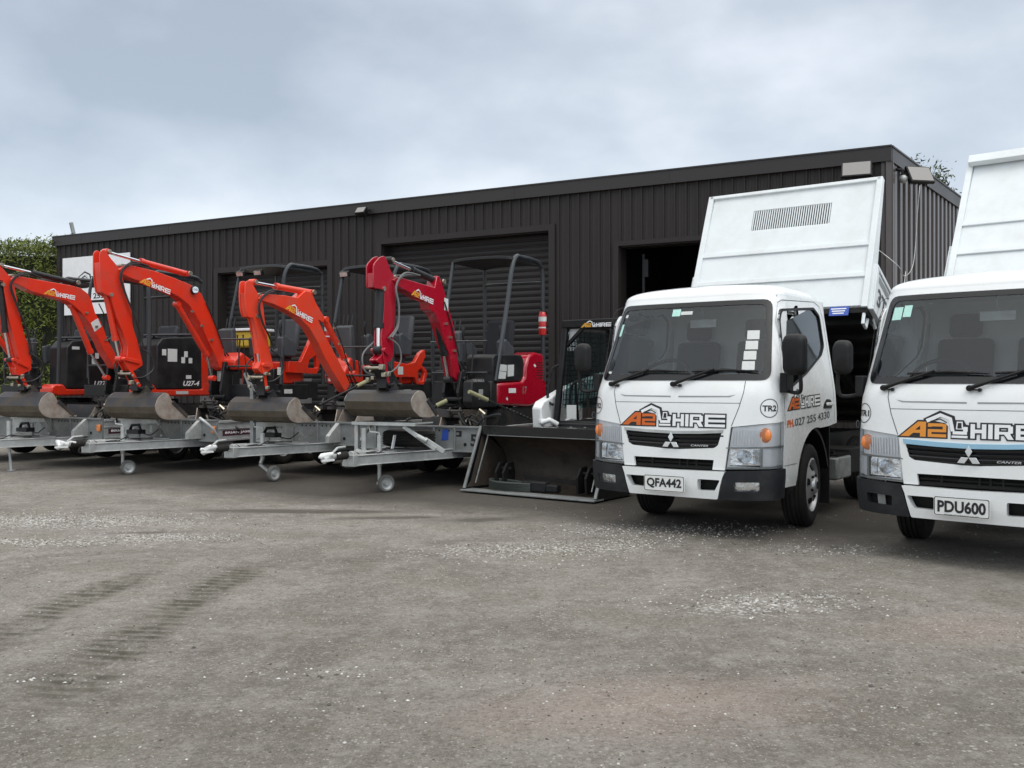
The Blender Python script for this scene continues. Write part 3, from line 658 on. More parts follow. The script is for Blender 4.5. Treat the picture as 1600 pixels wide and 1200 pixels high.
def make_truck(loc, az, label, strip, tr_no, plate_no, tray, logocol, stickers, fog, plate_extra=None, phone=True):
    T_ = thing('tipper_truck', label, 'truck', loc, -R(az), 'small white tipper trucks parked with their trays raised')
    # --- cab shell
    ws_h = roundpoly([(-.775, 1.318), (.775, 1.318), (.765, 1.965), (-.765, 1.965)], .07)
    z0 = .565
    gr = roundpoly([(-.452, .888), (-.22, .874), (0, .869), (.22, .874), (.428, .888), (.395, .765), (.36, .742), (.10, .725), (.06, .722), (-.06, .722), (-.10, .725), (-.385, .742), (-.42, .765)], .012, 2)
    b = B()
    hlR = [(.462, .60), (.50, .912), (.70, .935), (SMAX + .01, .965)]
    outer = [(-.352, z0), (-.362, .645), (.362, .645), (.352, z0), (.455, z0), (.497, .918), (.72, .945), (SMAX, .968), (SMAX, 2.03), (-SMAX, 2.03), (-SMAX, .968), (-.72, .945), (-.497, .918), (-.455, z0)]
    sheet(b, outer, [ws_h, gr], Fcab, 0, .025, (.05, .06))
    side = [(vf(z), z) for z in (.43, .6, .8, 1.0, 1.15, 1.25, 1.32, 1.4, 1.6, 1.8, 2.03)][::-1]
    side += [(vf(.43) + .02, .42), (.60, .415), (.625, .50)] + [(1.12 + .515 * math.cos(R(a)), .37 + .515 * math.sin(R(a))) for a in range(160, 74, -9)] + [(1.48, .885), (1.70, .905), (vb(1.0), 1.0), (vb(2.03), 2.03)]
    win = roundpoly([(.36, 1.30), (.395, 1.82), (.47, 1.90), (1.33, 1.965), (1.475, 1.90), (1.50, 1.62), (1.40, 1.53), (.93, 1.36), (.55, 1.25), (.40, 1.24)], .035)
    for f in (Scab, mir(Scab)): sheet(b, side[::-1], [win], f, 0, .025, (.12, .06))
    # back panel
    b.add([(-.83, 1.69, .9), (.83, 1.69, .9), (.76, 1.60, 2.03), (-.76, 1.60, 2.03)], [(0, 1, 2, 3)])
    cab = b.build('cab', 'white', T_, smooth=32, fix='weld')
    # roof
    b = B(); ring = []
    n = 60
    for i in range(n + 1): ring.append(Fcab(-SMAX + 2 * SMAX * i / n, 2.025, 0))
    w_ = ring[-1].x; ring += [Vector((w_, .9, 2.025)), Vector((w_, 1.3, 2.025)), Vector((w_ - .01, 1.50, 2.025)), Vector((w_ - .05, 1.585, 2.025)), Vector((w_ - .12, 1.60, 2.025)), Vector((0, 1.61, 2.025))]
    ring += [Vector((-p.x, p.y, p.z)) for p in ring[-2:-7:-1]]
    cx_ = Vector((0, 1.0, 0)); vs = []; K = 9; m = len(ring)
    for k in range(K):
        ph = k / (K - 1) * math.pi / 2; ins = .20 * (1 - math.cos(ph)); zz = 2.025 + .100 * math.sin(ph)
        for p in ring:
            sx = 1 - ins / .75; sy = 1 - (ins * (1.5 if p.y < 1 else .6)) / .62
            vs.append(Vector((p.x * sx, 1.0 + (p.y - 1.0) * sy, zz + .025 * (1 - math.cos(ph)) * (1 - (p.x / .76) ** 2))))
    fs = [(k * m + i, k * m + (i + 1) % m, (k + 1) * m + (i + 1) % m, (k + 1) * m + i) for k in range(K - 1) for i in range(m)]
    c_i = len(vs); vs.append(Vector((0, 1.0, 2.160)));
    for s2 in (.66, .33):
        pass
    fs += [((K - 1) * m + i, (K - 1) * m + (i + 1) % m, c_i) for i in range(m)]
    b.add(vs, fs); b.build('roof', 'white', T_, smooth=60)
    # shut lines and the vent crease on the nose
    b = B()
    for s_ in (-1, 1): sheet(b, strokepoly([(s_ * .600, 1.295), (s_ * .592, 1.20), (s_ * .560, 1.08), (s_ * .502, .925)], .0055), [], Fcab, .0015, 0, (.05, .05))
    sheet(b, strokepoly([(-.572, 1.113), (.572, 1.113)], .004), [], Fcab, .0012, 0, (.05, None))
    b.m = 1
    for s_ in (-1, 1):
        sheet(b, [(s_ * .035, 1.158), (s_ * .035, 1.170), (s_ * .47, 1.172), (s_ * .53, 1.182), (s_ * .48, 1.163)], [], Fcab, .0015, 0, (.05, None))
    b.m = 0
    for f in (Scab, mir(Scab)):
        dl = [(.315, .93), (.300, 1.22), (.335, 1.84), (.40, 1.945), (.50, 1.975), (1.36, 2.015), (1.50, 1.98), (1.565, 1.86), (1.62, 1.2), (1.64, .915)]
        sheet(b, strokepoly(roundpoly(dl, .06)[5:-5] if False else dl, .006), [], f, .0015, 0, (.1, .06))
        sheet(b, strokepoly([(.30, .60), (.60, .60)], .005), [], f, .0015, 0, (.1, None))
    b.build('shut_lines', ['seam', 'shutgap'], T_, smooth=0, fix=False)
    # windscreen + black border, door glass
    b = B(); sheet(b, roundpoly([(-.80, 1.300), (.80, 1.300), (.79, 1.982), (-.79, 1.982)], .08), [roundpoly([(-.745, 1.352), (.745, 1.352), (.735, 1.940), (-.735, 1.940)], .06)], Fcab, .006, .008, (.05, .08)); b.build('windscreen_seal', 'gloss', T_)
    b = B(); sheet(b, [(-.77, 1.33), (.77, 1.33), (.76, 1.96), (-.76, 1.96)], [], Fcab, .0, 0, (.05, .08)); b.build('windscreen', 'wind', T_, smooth=60)
    for f in (Scab, mir(Scab)):
        wi = [((p[0] - .95) * .965 + .95, (p[1] - 1.6) * .95 + 1.595) for p in win]
        b = B(); sheet(b, win, [wi], f, .004, .02, (.3, .15)); b.build('window_seal', 'blackp', T_)
        b = B(); sheet(b, win, [], f, -.010, 0, (.3, .15)); b.build('door_window', 'sideg', T_)
        b = B(); sheet(b, roundpoly([(1.30, 1.045), (1.56, 1.045), (1.57, 1.085), (1.52, 1.125), (1.40, 1.13), (1.33, 1.09)], .02), [], f, .003, .006, (.2, .2)); b.build('handle_recess', 'gloss', T_)
        b = B(); a_ = f(1.36, 1.085, .02); c_ = f(1.55, 1.085, .02); b.bar(a_, c_, .02, .028); b.build('door_handle', 'white', T_, bevel=.006)
    # --- interior
    b = B(); b.box((0, .55, 1.20), (1.44, .42, .16)); b.box((-.38, .50, 1.30), (.42, .25, .10)); b.build('dashboard', 'blackp', T_, bevel=.03)
    b = B(); b.span((-.74, .3, .92), (.74, 1.6, .95)); b.span((-.74, 1.56, .95), (.74, 1.59, 2.0)); b.span((-.72, .5, 2.0), (.72, 1.58, 2.02)); b.build('cab_lining', 'trim', T_)
    for x_, w_ in ((-.42, .44), (.16, .34), (.50, .36)):
        b = B(); b.box((x_, 1.15, 1.07), (w_, .48, .16)); M = Matrix.Translation((x_, 1.42, 1.40)) @ Matrix.Rotation(R(-12), 4, 'X'); b.box((0, 0, 0), (w_, .12, .56), M)
        M = Matrix.Translation((x_, 1.47, 1.79)) @ Matrix.Rotation(R(-10), 4, 'X'); b.box((0, 0, 0), (w_ * .6, .09, .2), M); b.build('seat', 'seat', T_, bevel=.04)
    b = B(); cen = Vector((-.40, .66, 1.36)); M = Matrix.Translation(cen) @ Matrix.Rotation(R(38), 4, 'X')
    b.tube([M @ Vector((.21 * math.cos(a * math.pi / 12), .21 * math.sin(a * math.pi / 12), 0)) for a in range(25)], .016, 6); b.tube([M @ Vector((-.2, 0, 0)), M @ Vector((.2, 0, 0))], .014, 5); b.tube([M @ Vector((0, 0, 0)), M @ Vector((0, .0, -.25))], .03, 8); b.build('steering_wheel', 'blackp', T_)
    b = B(); b.T = Matrix.Translation((.06, .50, 1.80)); b.box((0, 0, 0), (.25, .03, .075)); b.tube([(0, .0, .03), (0, -.04, .14)], .008, 5); b.build('rear_view_mirror', 'galvd', T_, bevel=.012)
    # --- stickers on the glass
    b = B()
    for (x_, z_, w_, h_, k) in stickers: b.m = k; sheet(b, [(x_, z_), (x_ + w_, z_), (x_ + w_, z_ + h_), (x_, z_ + h_)], [], Fcab, .003, 0, (.05, .1))
    b.build('windscreen_sticker', ['label', 'labelg'], T_, smooth=0, fix=False)
    # --- wipers
    for x_, e_ in ((-.63, .10), (-.02, .70)):
        b = B(); p0 = Fcab(x_, 1.268, .03); p1 = Fcab(x_ + .36, 1.395, .045); q0 = Fcab(x_ + .16, 1.374, .03); q1 = Fcab(e_, 1.372, .03)
        b.tube([p0, p0.lerp(p1, .3), p1], [.017, .013, .009], 6); b.tube([q0, q0.lerp(q1, .5) + Vector((0, 0, .012)), q1], [.009, .013, .006], 6); b.tube([p0 + Vector((0, .03, 0)), p0 - Vector((0, .01, 0))], .022, 8)
        b.tube([p0 + Vector((.02, 0, -.01)), p0 + Vector((.07, -.01, -.012))], .006, 5); b.tube([p0 + Vector((.07, .01, -.012)), p0 + Vector((.07, -.02, -.012))], .013, 8)
        b.build('wiper', 'blackp', T_)
    # --- grille
    b = B(); sheet(b, [(-.50, .70), (.50, .70), (.50, .90), (-.50, .90)], [], Fcab, -.045, 0, (.06, .06))
    for i in range(3): z_ = .842 - i * .037; b.tube([Fcab(-.44 + k * .088, z_ - .012 * (1 - abs(k - 5) / 5), -.02 + .006 * (i == 0)) for k in range(11)], .0175, 6)
    b.build('grille', 'gloss', T_)
    b = B(); P_ = [(-.462, .893), (-.23, .880), (0, .874), (.23, .880), (.44, .893)]; sheet(b, [(p[0], p[1] + .002) for p in P_] + [(p[0] * .985, p[1] - (.034 if strip == 'ltblue' else .024)) for p in P_[::-1]], [], Fcab, .006, .02, (.06, None)); b.build('grille_strip', strip, T_, bevel=.003)
    b = B()   # three-diamond badge
    def dia(c_, ang, l=.042, w__=.024): ca__, sa__ = math.cos(R(ang)), math.sin(R(ang)); return [(c_[0] + x * ca__ - y * sa__, c_[1] + x * sa__ + y * ca__) for x, y in ((0, 0), (-w__, l), (0, 2 * l), (w__, l))]
    for a in (0, 118, -118): sheet(b, dia((-.01, .780), a), [], Fcab, .022, .012, (.05, .05))
    b.build('badge', 'chrome', T_, bevel=.002)
    b = B(); addtext(b, 'CANTER', lambda x, y, d: Fcab(x, y, d + .012), .17, .752, .016, w=.15, bold=.01, shear=.3, off=.008); b.build('model_badge', 'chrome', T_, smooth=0, fix=False)
    # intake behind, lower bumper with slots
    b = B(); sheet(b, [(-.50, .33), (.50, .33), (.50, .66), (-.50, .66)], [], Fcab, -.07, 0, (.06, .06)); b.tube([Fcab(-.35, .61, -.045), Fcab(.35, .61, -.045)], .012, 6); b.tube([Fcab(-.35, .575, -.04), Fcab(.35, .575, -.04)], .016, 6)
    for x_ in (-.2, .05, .12, .2): b.tube([Fcab(x_, .57, -.035), Fcab(x_, .64, -.035)], .009, 6)
    b.build('radiator_intake', 'frame', T_)
    b = B()
    sl = roundpoly([(-.425, .485), (-.235, .485), (-.235, .392), (-.385, .396)], .012, 2); sr = [(-p[0], p[1]) for p in sl][::-1]
    cs = roundpoly([(-.200, .485), (.200, .485), (.200, .392), (-.200, .392)], .01, 2)
    sheet(b, roundpoly([(-.462, .556), (0, .549), (.462, .556), (.44, .50), (.405, .325), (-.405, .325), (-.44, .50)], .01, 2), [sl, sr], Fcab, .028, .07, (.06, .06)); b.build('lower_bumper', 'white', T_, bevel=.004)
    for s_ in (-1, 1):
        f = (lambda a, z, d=0, s_=s_: Fcab(s_ * a, z, d))
        b = B(); fg = roundpoly([(.535, .472), (.735, .480), (.735, .405), (.540, .398)], .012, 2)
        sheet(b, roundpoly([(.470, .560), (.70, .572), (SMAX, .585), (SMAX, .345), (.70, .330), (.415, .325), (.45, .50)], .012, 2), [fg], f, .024, .05, (.04, .05))
        b.build('corner_bumper', 'greyp', T_, bevel=.004)
        if fog:
            b = B(); sheet(b, [(.53, .39), (.74, .39), (.74, .49), (.53, .49)], [], f, -.004, 0, (.03, .05)); o = b.build('fog_lamp', 'refl', T_, smooth=60)
            b = B(); sheet(b, fg, [], f, .018, 0, (.04, .05)); b.build('lens', 'lens', o, smooth=60)
        else:
            b = B(); sheet(b, [(.53, .39), (.74, .39), (.74, .49), (.53, .49)], [], f, -.03, 0, (.03, .05)); b.m = 1; sheet(b, [(.60, .40), (.66, .40), (.66, .475), (.60, .475)], [], f, .0, .01, (.03, .05)); b.build('blank_lamp_pod', ['dark', 'galvd'], T_)
        # headlamp: ribbed upper unit with amber bulb, bright lower unit
        H_ = T_
        b = B(); sheet(b, [(.462, .585), (.505, .915), (.72, .940), (SMAX, .962), (SMAX, .60), (.74, .590)], [[(.49, .60), (.49, .745), (.735, .755), (.735, .60)]], f, -.028, 0, (.03, .03))
        hb = b.build('headlamp', 'lampg', T_, smooth=60)
        b = B(); sheet(b, [(.478, .605), (.490, .742), (.735, .752), (.735, .612)], [[(.605 + .062 * math.cos(R(a)), .680 + .055 * math.sin(R(a))) for a in range(0, 360, 15)]], f, -.030, 0, (.02, .02))
        for q in range(7):
            r0, r1 = 1 - q * .14, 1 - (q + 1) * .14; d0, d1 = -.030 - .06 * (1 - r0 * r0), -.030 - .06 * (1 - r1 * r1)
            for a in range(0, 360, 15):
                b.add([f(.605 + .062 * rr_ * math.cos(R(aa)), .680 + .055 * rr_ * math.sin(R(aa)), dd_) for rr_, aa, dd_ in ((r0, a, d0), (r0, a + 15, d0), (r1, a + 15, d1), (r1, a, d1))], [(0, 1, 2, 3)])
        b.tube([f(.605, .680, -.085), f(.605, .680, -.045)], .009, 8); b.bar(f(.50, .735, -.025), f(.73, .742, -.025), .008, .012)
        for q in range(5): b.bar(f(.683 + q * .011, .615, -.020), f(.683 + q * .011, .738, -.020), .004, .006)
        b.build1('reflector', 'refl', hb, 60)
        b = B(); 
        for k in range(22): z_ = .615 + k * .0062; b.tube([f(.755 + (SMAX - .76) * j / 5, z_, -.012) for j in range(6)], .0028, 4)
        for k in range(11): x_ = .515 + k * .023; b.tube([f(x_ - .006, .772, -.02), f(x_, .895, -.02)], .005, 4)
        b.build('ribs', 'lampg', hb)
        b = B(); b.ball(f(.775, .855, -.022), .050, 10, (1, .5, 1.2)); b.build('indicator_bulb', 'amber', hb)
        b = B()
        for P_ in ([(.462, .752), (.735, .762), (.735, .750), (.462, .742)], [(.735, .762), (SMAX, .770), (SMAX, .758), (.735, .750)], [(.735, .592), (.735, .752), (.752, .752), (.752, .592)], [(.462, .588), (.735, .600), (SMAX, .604), (SMAX, .590), (.735, .585), (.462, .575)]):
            sheet(b, P_, [], f, .001, .03, (.04, None))
        b.build('lamp_divider', 'galvd', hb)
        b = B(); sheet(b, roundpoly([(.460, .582), (.500, .915), (.72, .942), (SMAX, .964), (SMAX, .592), (.74, .586)], .01, 2), [], f, .003, 0, (.04, .06)); b.build('lens', 'lens', hb, smooth=60)
        # side indicator, mirror
        Sf = Scab if s_ > 0 else mir(Scab)
        b = B(); b.T = Matrix.Scale(s_, 4, (1, 0, 0))
        b.tube(smoothpath([(.85, .30, 1.22), (1.00, .22, 1.20), (1.03, .19, 1.27), (1.02, .17, 1.40)], 6), .017, 8); b.box((.875, .30, 1.28), (.06, .16, .16)); b.build('mirror_arm', 'blackp', T_, bevel=.012)
        b = B(); ms = .98 if s_ > 0 else .80; b.T = Matrix.Scale(s_, 4, (1, 0, 0)) @ Matrix.Translation((.985, .16, 1.505)) @ Matrix.Scale(ms, 4); V = rrect(-.092, -.168, .092, .168, .055 if s_ > 0 else .075, 5)
        for k, (y_, q) in enumerate(((-.05, .72), (-.035, .9), (0, 1), (.05, 1))): b.v += [tuple(b.T @ Vector((p[0] * q, y_, p[1] * q))) for p in V]
        m = len(V); b.f = [(k * m + i, k * m + (i + 1) % m, (k + 1) * m + (i + 1) % m, (k + 1) * m + i) for k in range(3) for i in range(m)] + [tuple(range(m)), tuple(range(4 * m - 1, 3 * m - 1, -1))]; b.fm = [0] * len(b.f)
        mb = b.build('mirror', 'blackp', T_, smooth=50)
        b = B(); sheet(b, rrect(-.066, -.126, .066, .126, .05), [], lambda x, z, d: Vector((s_ * (.985 + x), .16 + .052 + d, 1.505 + z)), .001, 0, None); b.build('mirror_glass', 'chrome', mb, smooth=0)
    b = B(); b.tube([(-.80, .42, 1.42), (-.90, .58, 2.35)], [.007, .003], 5); b.build('aerial', 'blackp', T_) if fog else None
    # --- number plate and writing
    pf = lambda x, y, d=0: Vector((x - .04, -.075 - d, .435 + y))
    b = B(); sheet(b, rrect(-.185, -.068, .185, .068, .012), [], pf, .004, .010, None)
    pb = b.build('number_plate', 'plate', T_, smooth=0)
    b = B(); b.m = 0; sheet(b, rrect(-.182, -.065, .182, .065, .012), [rrect(-.177, -.060, .177, .060, .01)], pf, .0045, 0, None); addtext(b, plate_no, pf, 0, -.043, .086, w=.320, bold=.035, off=.006, center=True)
    if plate_extra: addtext(b, plate_extra, pf, 0, -.064, .013, w=.23, off=.006, center=True)
    b.build('plate_characters', 'ink', pb, smooth=0, fix=False)
    b = B(); logo(b, Fcab, -.509, .905, .975, step=.05, off=.002); b.build('nose_logo', ['ink', logocol, 'logow'], T_, smooth=0, fix=False)
    for f in (Fcab, lambda a, z, d=0: Fcab(-a, z, d)):
        left = f is not Fcab; b = B(); cx, cz, rr = .80, 1.075, .076
        sheet(b, [(cx + rr * math.cos(R(a)), cz + rr * math.sin(R(a))) for a in range(0, 360, 12)], [[(cx + (rr - .006) * math.cos(R(a)), cz + (rr - .006) * math.sin(R(a))) for a in range(0, 360, 12)]], f, .002, 0, (.03, None))
        g_ = (lambda x, y, d: Fcab(-.80 + (x - .80), y, d)) if left else f
        addtext(b, tr_no, g_, .80, 1.050, .048, w=.115, bold=.03, off=.002, center=True); b.build('fleet_number', 'ink', T_, smooth=0, fix=False)
    for f in (Scab, lambda a, z, d=0: (lambda p: Vector((-p.x, p.y, p.z)))(Scab(1.60 - a, z, d))):
        b = B(); logo(b, lambda x, y, d: f(x, y + (x - .4) * .035, d), .36, 1.045, .86, step=None, off=.002)
        b.build('door_logo', ['ink', logocol, 'logow'], T_, smooth=0, fix=False)
        b = B()
        g2 = lambda x, y, d: f(x, y + (x - .3) * .045, d)
        b.m = 1; addtext(b, 'PH.', g2, .36, .903, .064, w=.17, bold=.05, off=.002); b.m = 0; addtext(b, '027 255 4330', g2, .545, .902, .066, w=.94, bold=.018, off=.002)
        b.build('phone_number', ['seam', logocol, 'logow'], T_, smooth=0, fix=False)
    # --- wheels
    def wheel(x_, y_, s_, steer=0, dual=False, rr=.368):
        M = Matrix.Translation((x_, y_, rr)) @ Matrix.Rotation(R(steer), 4, 'Z') @ Matrix.Scale(s_, 4, (1, 0, 0))
        k = rr / .368; prof = [(.215, .02), (.225, .085), (.25, .10), (.30, .108), (.335, .100), (.358, .085), (.365, .07)]
        for q in (.055, .02, -.02, -.055): prof += [(.368, q + .012), (.358, q + .009), (.358, q + .001), (.368, q - .002)]
        prof += [(.365, -.075), (.335, -.10), (.25, -.10), (.215, -.09)]
        b = B(); b.lathe([(r * k, q) for r, q in prof], M, 48); o = b.build('wheel', 'rubber', T_, smooth=50)
        b = B(); R_ = [(.236, .080), (.242, .098), (.230, .104), (.220, .092), (.210, .060), (.175, .082 if not dual else -.04), (.125, .108 if not dual else -.05), (.075, .112 if not dual else -.05), (.070, .135), (.052, .142), (.0, .142)]
        b.lathe([(r * k, q) for r, q in R_], M, 40); b.build('rim', 'rim', o, smooth=50)
        b = B()
        for i in range(5):
            a = R(72 * i + 20); c_ = Vector((.096 if not dual else -.04, .158 * math.cos(a) * k, .158 * math.sin(a) * k)); n_ = Vector((.62, .35 * math.cos(a), .35 * math.sin(a))).normalized()
            b.tube([M @ (c_ - n_ * .02), M @ (c_ + n_ * .004)], .031, 14)
            a += R(36); c_ = Vector((.11, .098 * math.cos(a) * k, .098 * math.sin(a) * k)); b.tube([M @ c_, M @ (c_ + Vector((.018, 0, 0)))], .013, 6)
        b.tube([M @ Vector((.142, 0, 0)), M @ Vector((.146, 0, 0))], .035, 16); b.build('wheel_openings', 'frame', o)
    wheel(.715, 1.12, 1, 6); wheel(-.715, 1.12, -1, 6)
    for s_ in (-1, 1): wheel(.78 * s_, 3.55, s_, 0, True, .345); wheel(.56 * s_, 3.55, s_, 0, True, .345)
    # --- underbody
    b = B(); b.span((-.37, .35, .55), (-.29, 4.9, .73)); b.span((.29, .35, .55), (.37, 4.9, .73))
    for y_ in (.9, 1.7, 2.5, 3.3, 4.2, 4.85): b.span((-.29, y_, .58), (.29, y_ + .08, .70))
    b.tube([(-.6, 1.12, .368), (.6, 1.12, .368)], .05, 10); b.tube([(-.6, 3.55, .345), (.6, 3.55, .345)], .06, 10); b.ball((0, 3.55, .36), .17)
    b.span((-.42, .5, .45), (.42, 1.5, .95)); b.span((-.62, .42, .60), (.62, .5, .9)); b.span((-.30, 1.5, .55), (.25, 2.1, .85)); b.build('chassis', 'frame', T_, bevel=.008)
    b = B()
    for s_ in (-1, 1):
        P_ = [(1.12 + .53 * math.cos(R(a)), .37 + .53 * math.sin(R(a))) for a in range(12, 170, 10)]; Q = [(1.12 + .50 * math.cos(R(a)), .37 + .50 * math.sin(R(a))) for a in range(168, 10, -10)]
        b.prism(P_ + Q, .50 * s_, .80 * s_, lambda x, y, d: Vector((d, x, y)))
        b.span((.55 * s_, 1.66, .15), (.80 * s_, 1.68, .95)); b.span((.50 * s_, .5, .36), (.82 * s_, .62, .42))
    b.build('wheel_arch_liner', 'blackp', T_)
    b = B(); b.box((.70, .62, .37), (.10, .05, .035)); b.box((-.70, .62, .37), (.10, .05, .035)); b.build('side_reflector', 'amber', T_, bevel=.006)
    b = B(); b.span((.46, 1.92, .34), (.80, 2.38, .56)); b.span((-.80, 1.85, .36), (-.45, 2.7, .64)); b.build('fuel_tank', 'galvd', T_, bevel=.02)
    b = B(); b.span((.44, 2.42, .36), (.78, 2.85, .62)); b.span((-.3, 2.05, .74), (.3, 2.5, .95)); b.build('battery_box', 'frame', T_, bevel=.015)
    b = B()
    for k in range(8): b.span((.44, 1.925 + k * .055, .565), (.80, 1.945 + k * .055, .585))
    b.span((.46, 1.80, .60), (.80, 1.83, .63)); b.build('step', 'frame', T_)
    b = B(); b.span((-.55, 4.9, .55), (.55, 4.96, .70)); b.build('rear_crossbar', 'frame', T_)
    # --- raised tray: local frame hinged at the back
    w, fb, ang, hh, L_ = tray['w'], tray['fb'], tray['ang'], tray['h'], 3.05
    ca_, sa_ = math.cos(R(ang)), math.sin(R(ang))
    def TR(x, l, h): return Vector((x, fb[0] + l * ca_ + h * sa_, fb[1] - l * sa_ + h * ca_))     # l along the floor backwards, h away from the floor
    def tb(b_, x0, x1, l0, l1, h0, h1): b_.add([TR(x, l, h) for h in (h0, h1) for x, l in ((x0, l0), (x1, l0), (x1, l1), (x0, l1))], [(0, 3, 2, 1), (4, 5, 6, 7), (0, 1, 5, 4), (1, 2, 6, 5), (2, 3, 7, 6), (3, 0, 4, 7)])
    b = B(); x0, x1, h0, h1 = (-.40, .46, 1.02, 1.27) if tray['slats'] else (w * .45, w * .75, .95, 1.22)
    fw = w - .04
    b2 = lambda x, y, d: TR(x, -d, y)
    sheet(b, [(-fw, 0), (fw, 0), (fw - .02, hh), (-fw + .02, hh)], [[(x0, h0), (x1, h0), (x1, h1), (x0, h1)]], b2, 0, .03, None)
    if tray['slats']:
        n = 34
        for k in range(n):
            x_ = x0 + (x1 - x0) * (k + .5) / n
            b.add([TR(x_ + q[0], q[1], q[2]) for q in ((-.006, 0, h0), (.006, 0, h0), (.006, .02, h0), (-.006, .02, h0), (-.006, 0, h1), (.006, 0, h1), (.006, .02, h1), (-.006, .02, h1))], [(0, 3, 2, 1), (4, 5, 6, 7), (0, 1, 5, 4), (1, 2, 6, 5), (2, 3, 7, 6), (3, 0, 4, 7)])
    for h_ in (.40, .76): tb(b, -fw, fw, -.022, .0, h_ - .055, h_)
    tb(b, -fw - .03, fw + .03, -.03, .035, hh - .01, hh + .03)
    if tray['lip']: tb(b, -fw - .02, fw + .02, -.10, -.03, hh - .07, hh + .03)
    for s_ in (-1, 1):
        tb(b, s_ * (w + .005), s_ * (w - .055), -.03, .05, 0, hh + .03)
        b.add([TR(s_ * (w + .005), l, h) for l, h in ((0.05, 0), (.16, 0), (.17, .52), (.05, hh))] + [TR(s_ * (w - .02), l, h) for l, h in ((0.05, 0), (.16, 0), (.17, .52), (.05, hh))], [(0, 1, 2, 3), (7, 6, 5, 4), (0, 4, 5, 1), (1, 5, 6, 2), (2, 6, 7, 3), (3, 7, 4, 0)])
    b.build('headboard', 'tray', T_, smooth=0, bevel=.006)
    if tray['slats']:
        b = B(); tb(b, x0 - .02, x1 + .02, .30, .32, h0 - .1, h1 + .1); b.build('headboard_mesh_backing', 'frame', T_)
    for s_ in (-1, 1):
        b = B(); q = s_ * (w + .012)
        q += s_ * .022; tb(b, q, q - s_ * .05, .03, L_, .0, .50); tb(b, q + s_ * .015, q, .03, L_, .46, .50); tb(b, q + s_ * .015, q, .03, L_, .0, .035)
        for k in range(4): tb(b, q + s_ * .015, q, (.03, 1.1, 2.1, 2.95)[k], (.09, 1.16, 2.16, 3.05)[k], .035, .46)
        b.build('dropside', 'tray', T_, smooth=0, bevel=.005)
        b = B(); g3 = lambda x, y, d, s_=s_: TR(s_ * (w + .034 + d), (x if s_ > 0 else 3 - x), y)
        b.m = 1; sheet(b, [(.16, .36), (.56, .36), (.56, .43), (.16, .43)], [], g3, .002, 0, None); b.m = 0; addtext(b, '3T', g3, .17, .12, .19, w=.34, bold=.03, off=.003)
        b.build('load_marking', ['ink', 'galvd'], T_, smooth=0, fix=False)
    b = B(); tb(b, -w, w, 0, L_, -.05, .03)
    b.build('tray_floor', 'frame', T_, smooth=0)
    b = B(); tb(b, -.42, -.34, .1, L_, -.18, -.05); tb(b, .34, .42, .1, L_, -.18, -.05)
    for k in range(9): tb(b, -w, w, .15 + k * .34, .22 + k * .34, -.10, -.05)
    b.tube([TR(-.0, 1.2, -.15), (0, 3.3, .62)], [.05, .075], 12); b.tube([TR(.3, 1.0, -.12), (.3, 2.6, .72)], .03, 8); b.tube([TR(-.3, 1.0, -.12), (-.3, 2.6, .72)], .03, 8)
    b.build('tray_subframe', 'frame', T_)
    b = B(); tb(b, -w + .02, w - .02, L_, L_ + .04, 0, .46); b.build('tailgate', 'tray', T_, smooth=0)
    for s_ in (-1, 1):
        b = B(); b.tube([TR(s_ * (w - .03), .02, 0), TR(s_ * (w - .03), .02, -.16), TR(s_ * (w - .03), .12, -.16), TR(s_ * (w - .03), .16, 0)], .018, 6); b.tube([TR(s_ * (w - .0), .22, -.02), TR(s_ * (w - .0), .34, -.06)], .02, 6); b.build('rope_ring', 'tray', T_)
    b = B(); c_ = TR(w - .26, -.035, -.045); b.T = Matrix.Translation(c_) @ Matrix.Rotation(R(-ang), 4, 'X'); b.box((0, 0, 0), (.19, .006, .10)); sp_ = b.build('warning_plate', 'blue', T_, smooth=0)
    b = B(); b.T = Matrix.Translation(c_) @ Matrix.Rotation(R(-ang), 4, 'X')
    for z_, w__ in ((.025, .15), (.0, .13), (-.025, .11)): b.box((-.005, -.004, z_), (w__, .002, .012))
    b.build('plate_lettering', 'logow', sp_, smooth=0)
    return T_
st1 = [(.585, 1.640, .105, .075, 0), (.577, 1.555, .105, .072, 0), (.568, 1.470, .105, .072, 0), (.560, 1.385, .105, .072, 0), (-.175, 1.862, .085, .062, 1), (-.085, 1.872, .12, .03, 0), (-.72, 1.87, .035, .028, 0), (-.745, 1.70, .04, .11, 1), (-.73, 1.36, .04, .02, 0)]
make_truck((1.352, 7.984, 0), 35.6, 'white tipper truck TR2 with number plate QFA442 beside the skid steer loader', 'galv', 'TR2', 'QFA442',
           dict(w=.958, fb=(2.36, 2.02), ang=23.2, h=1.48, slats=True, lip=False), 'logoor', st1, True)
st2 = [(-.72, 1.79, .085, .10, 1), (-.625, 1.81, .07, .09, 1)]
t2_ = make_truck((3.157, 6.521, 0), 40.5, 'white tipper truck with number plate PDU600 and a light blue strip over its grille', 'ltblue', 'TR1', 'PDU600',
           dict(w=.96, fb=(2.80, 2.28), ang=31, h=1.55, slats=False, lip=True), 'logoam', st2, False, 'www.truckstop.co.nz')
t2_.scale = (.972, .972, .98)      # the older model is a little smaller
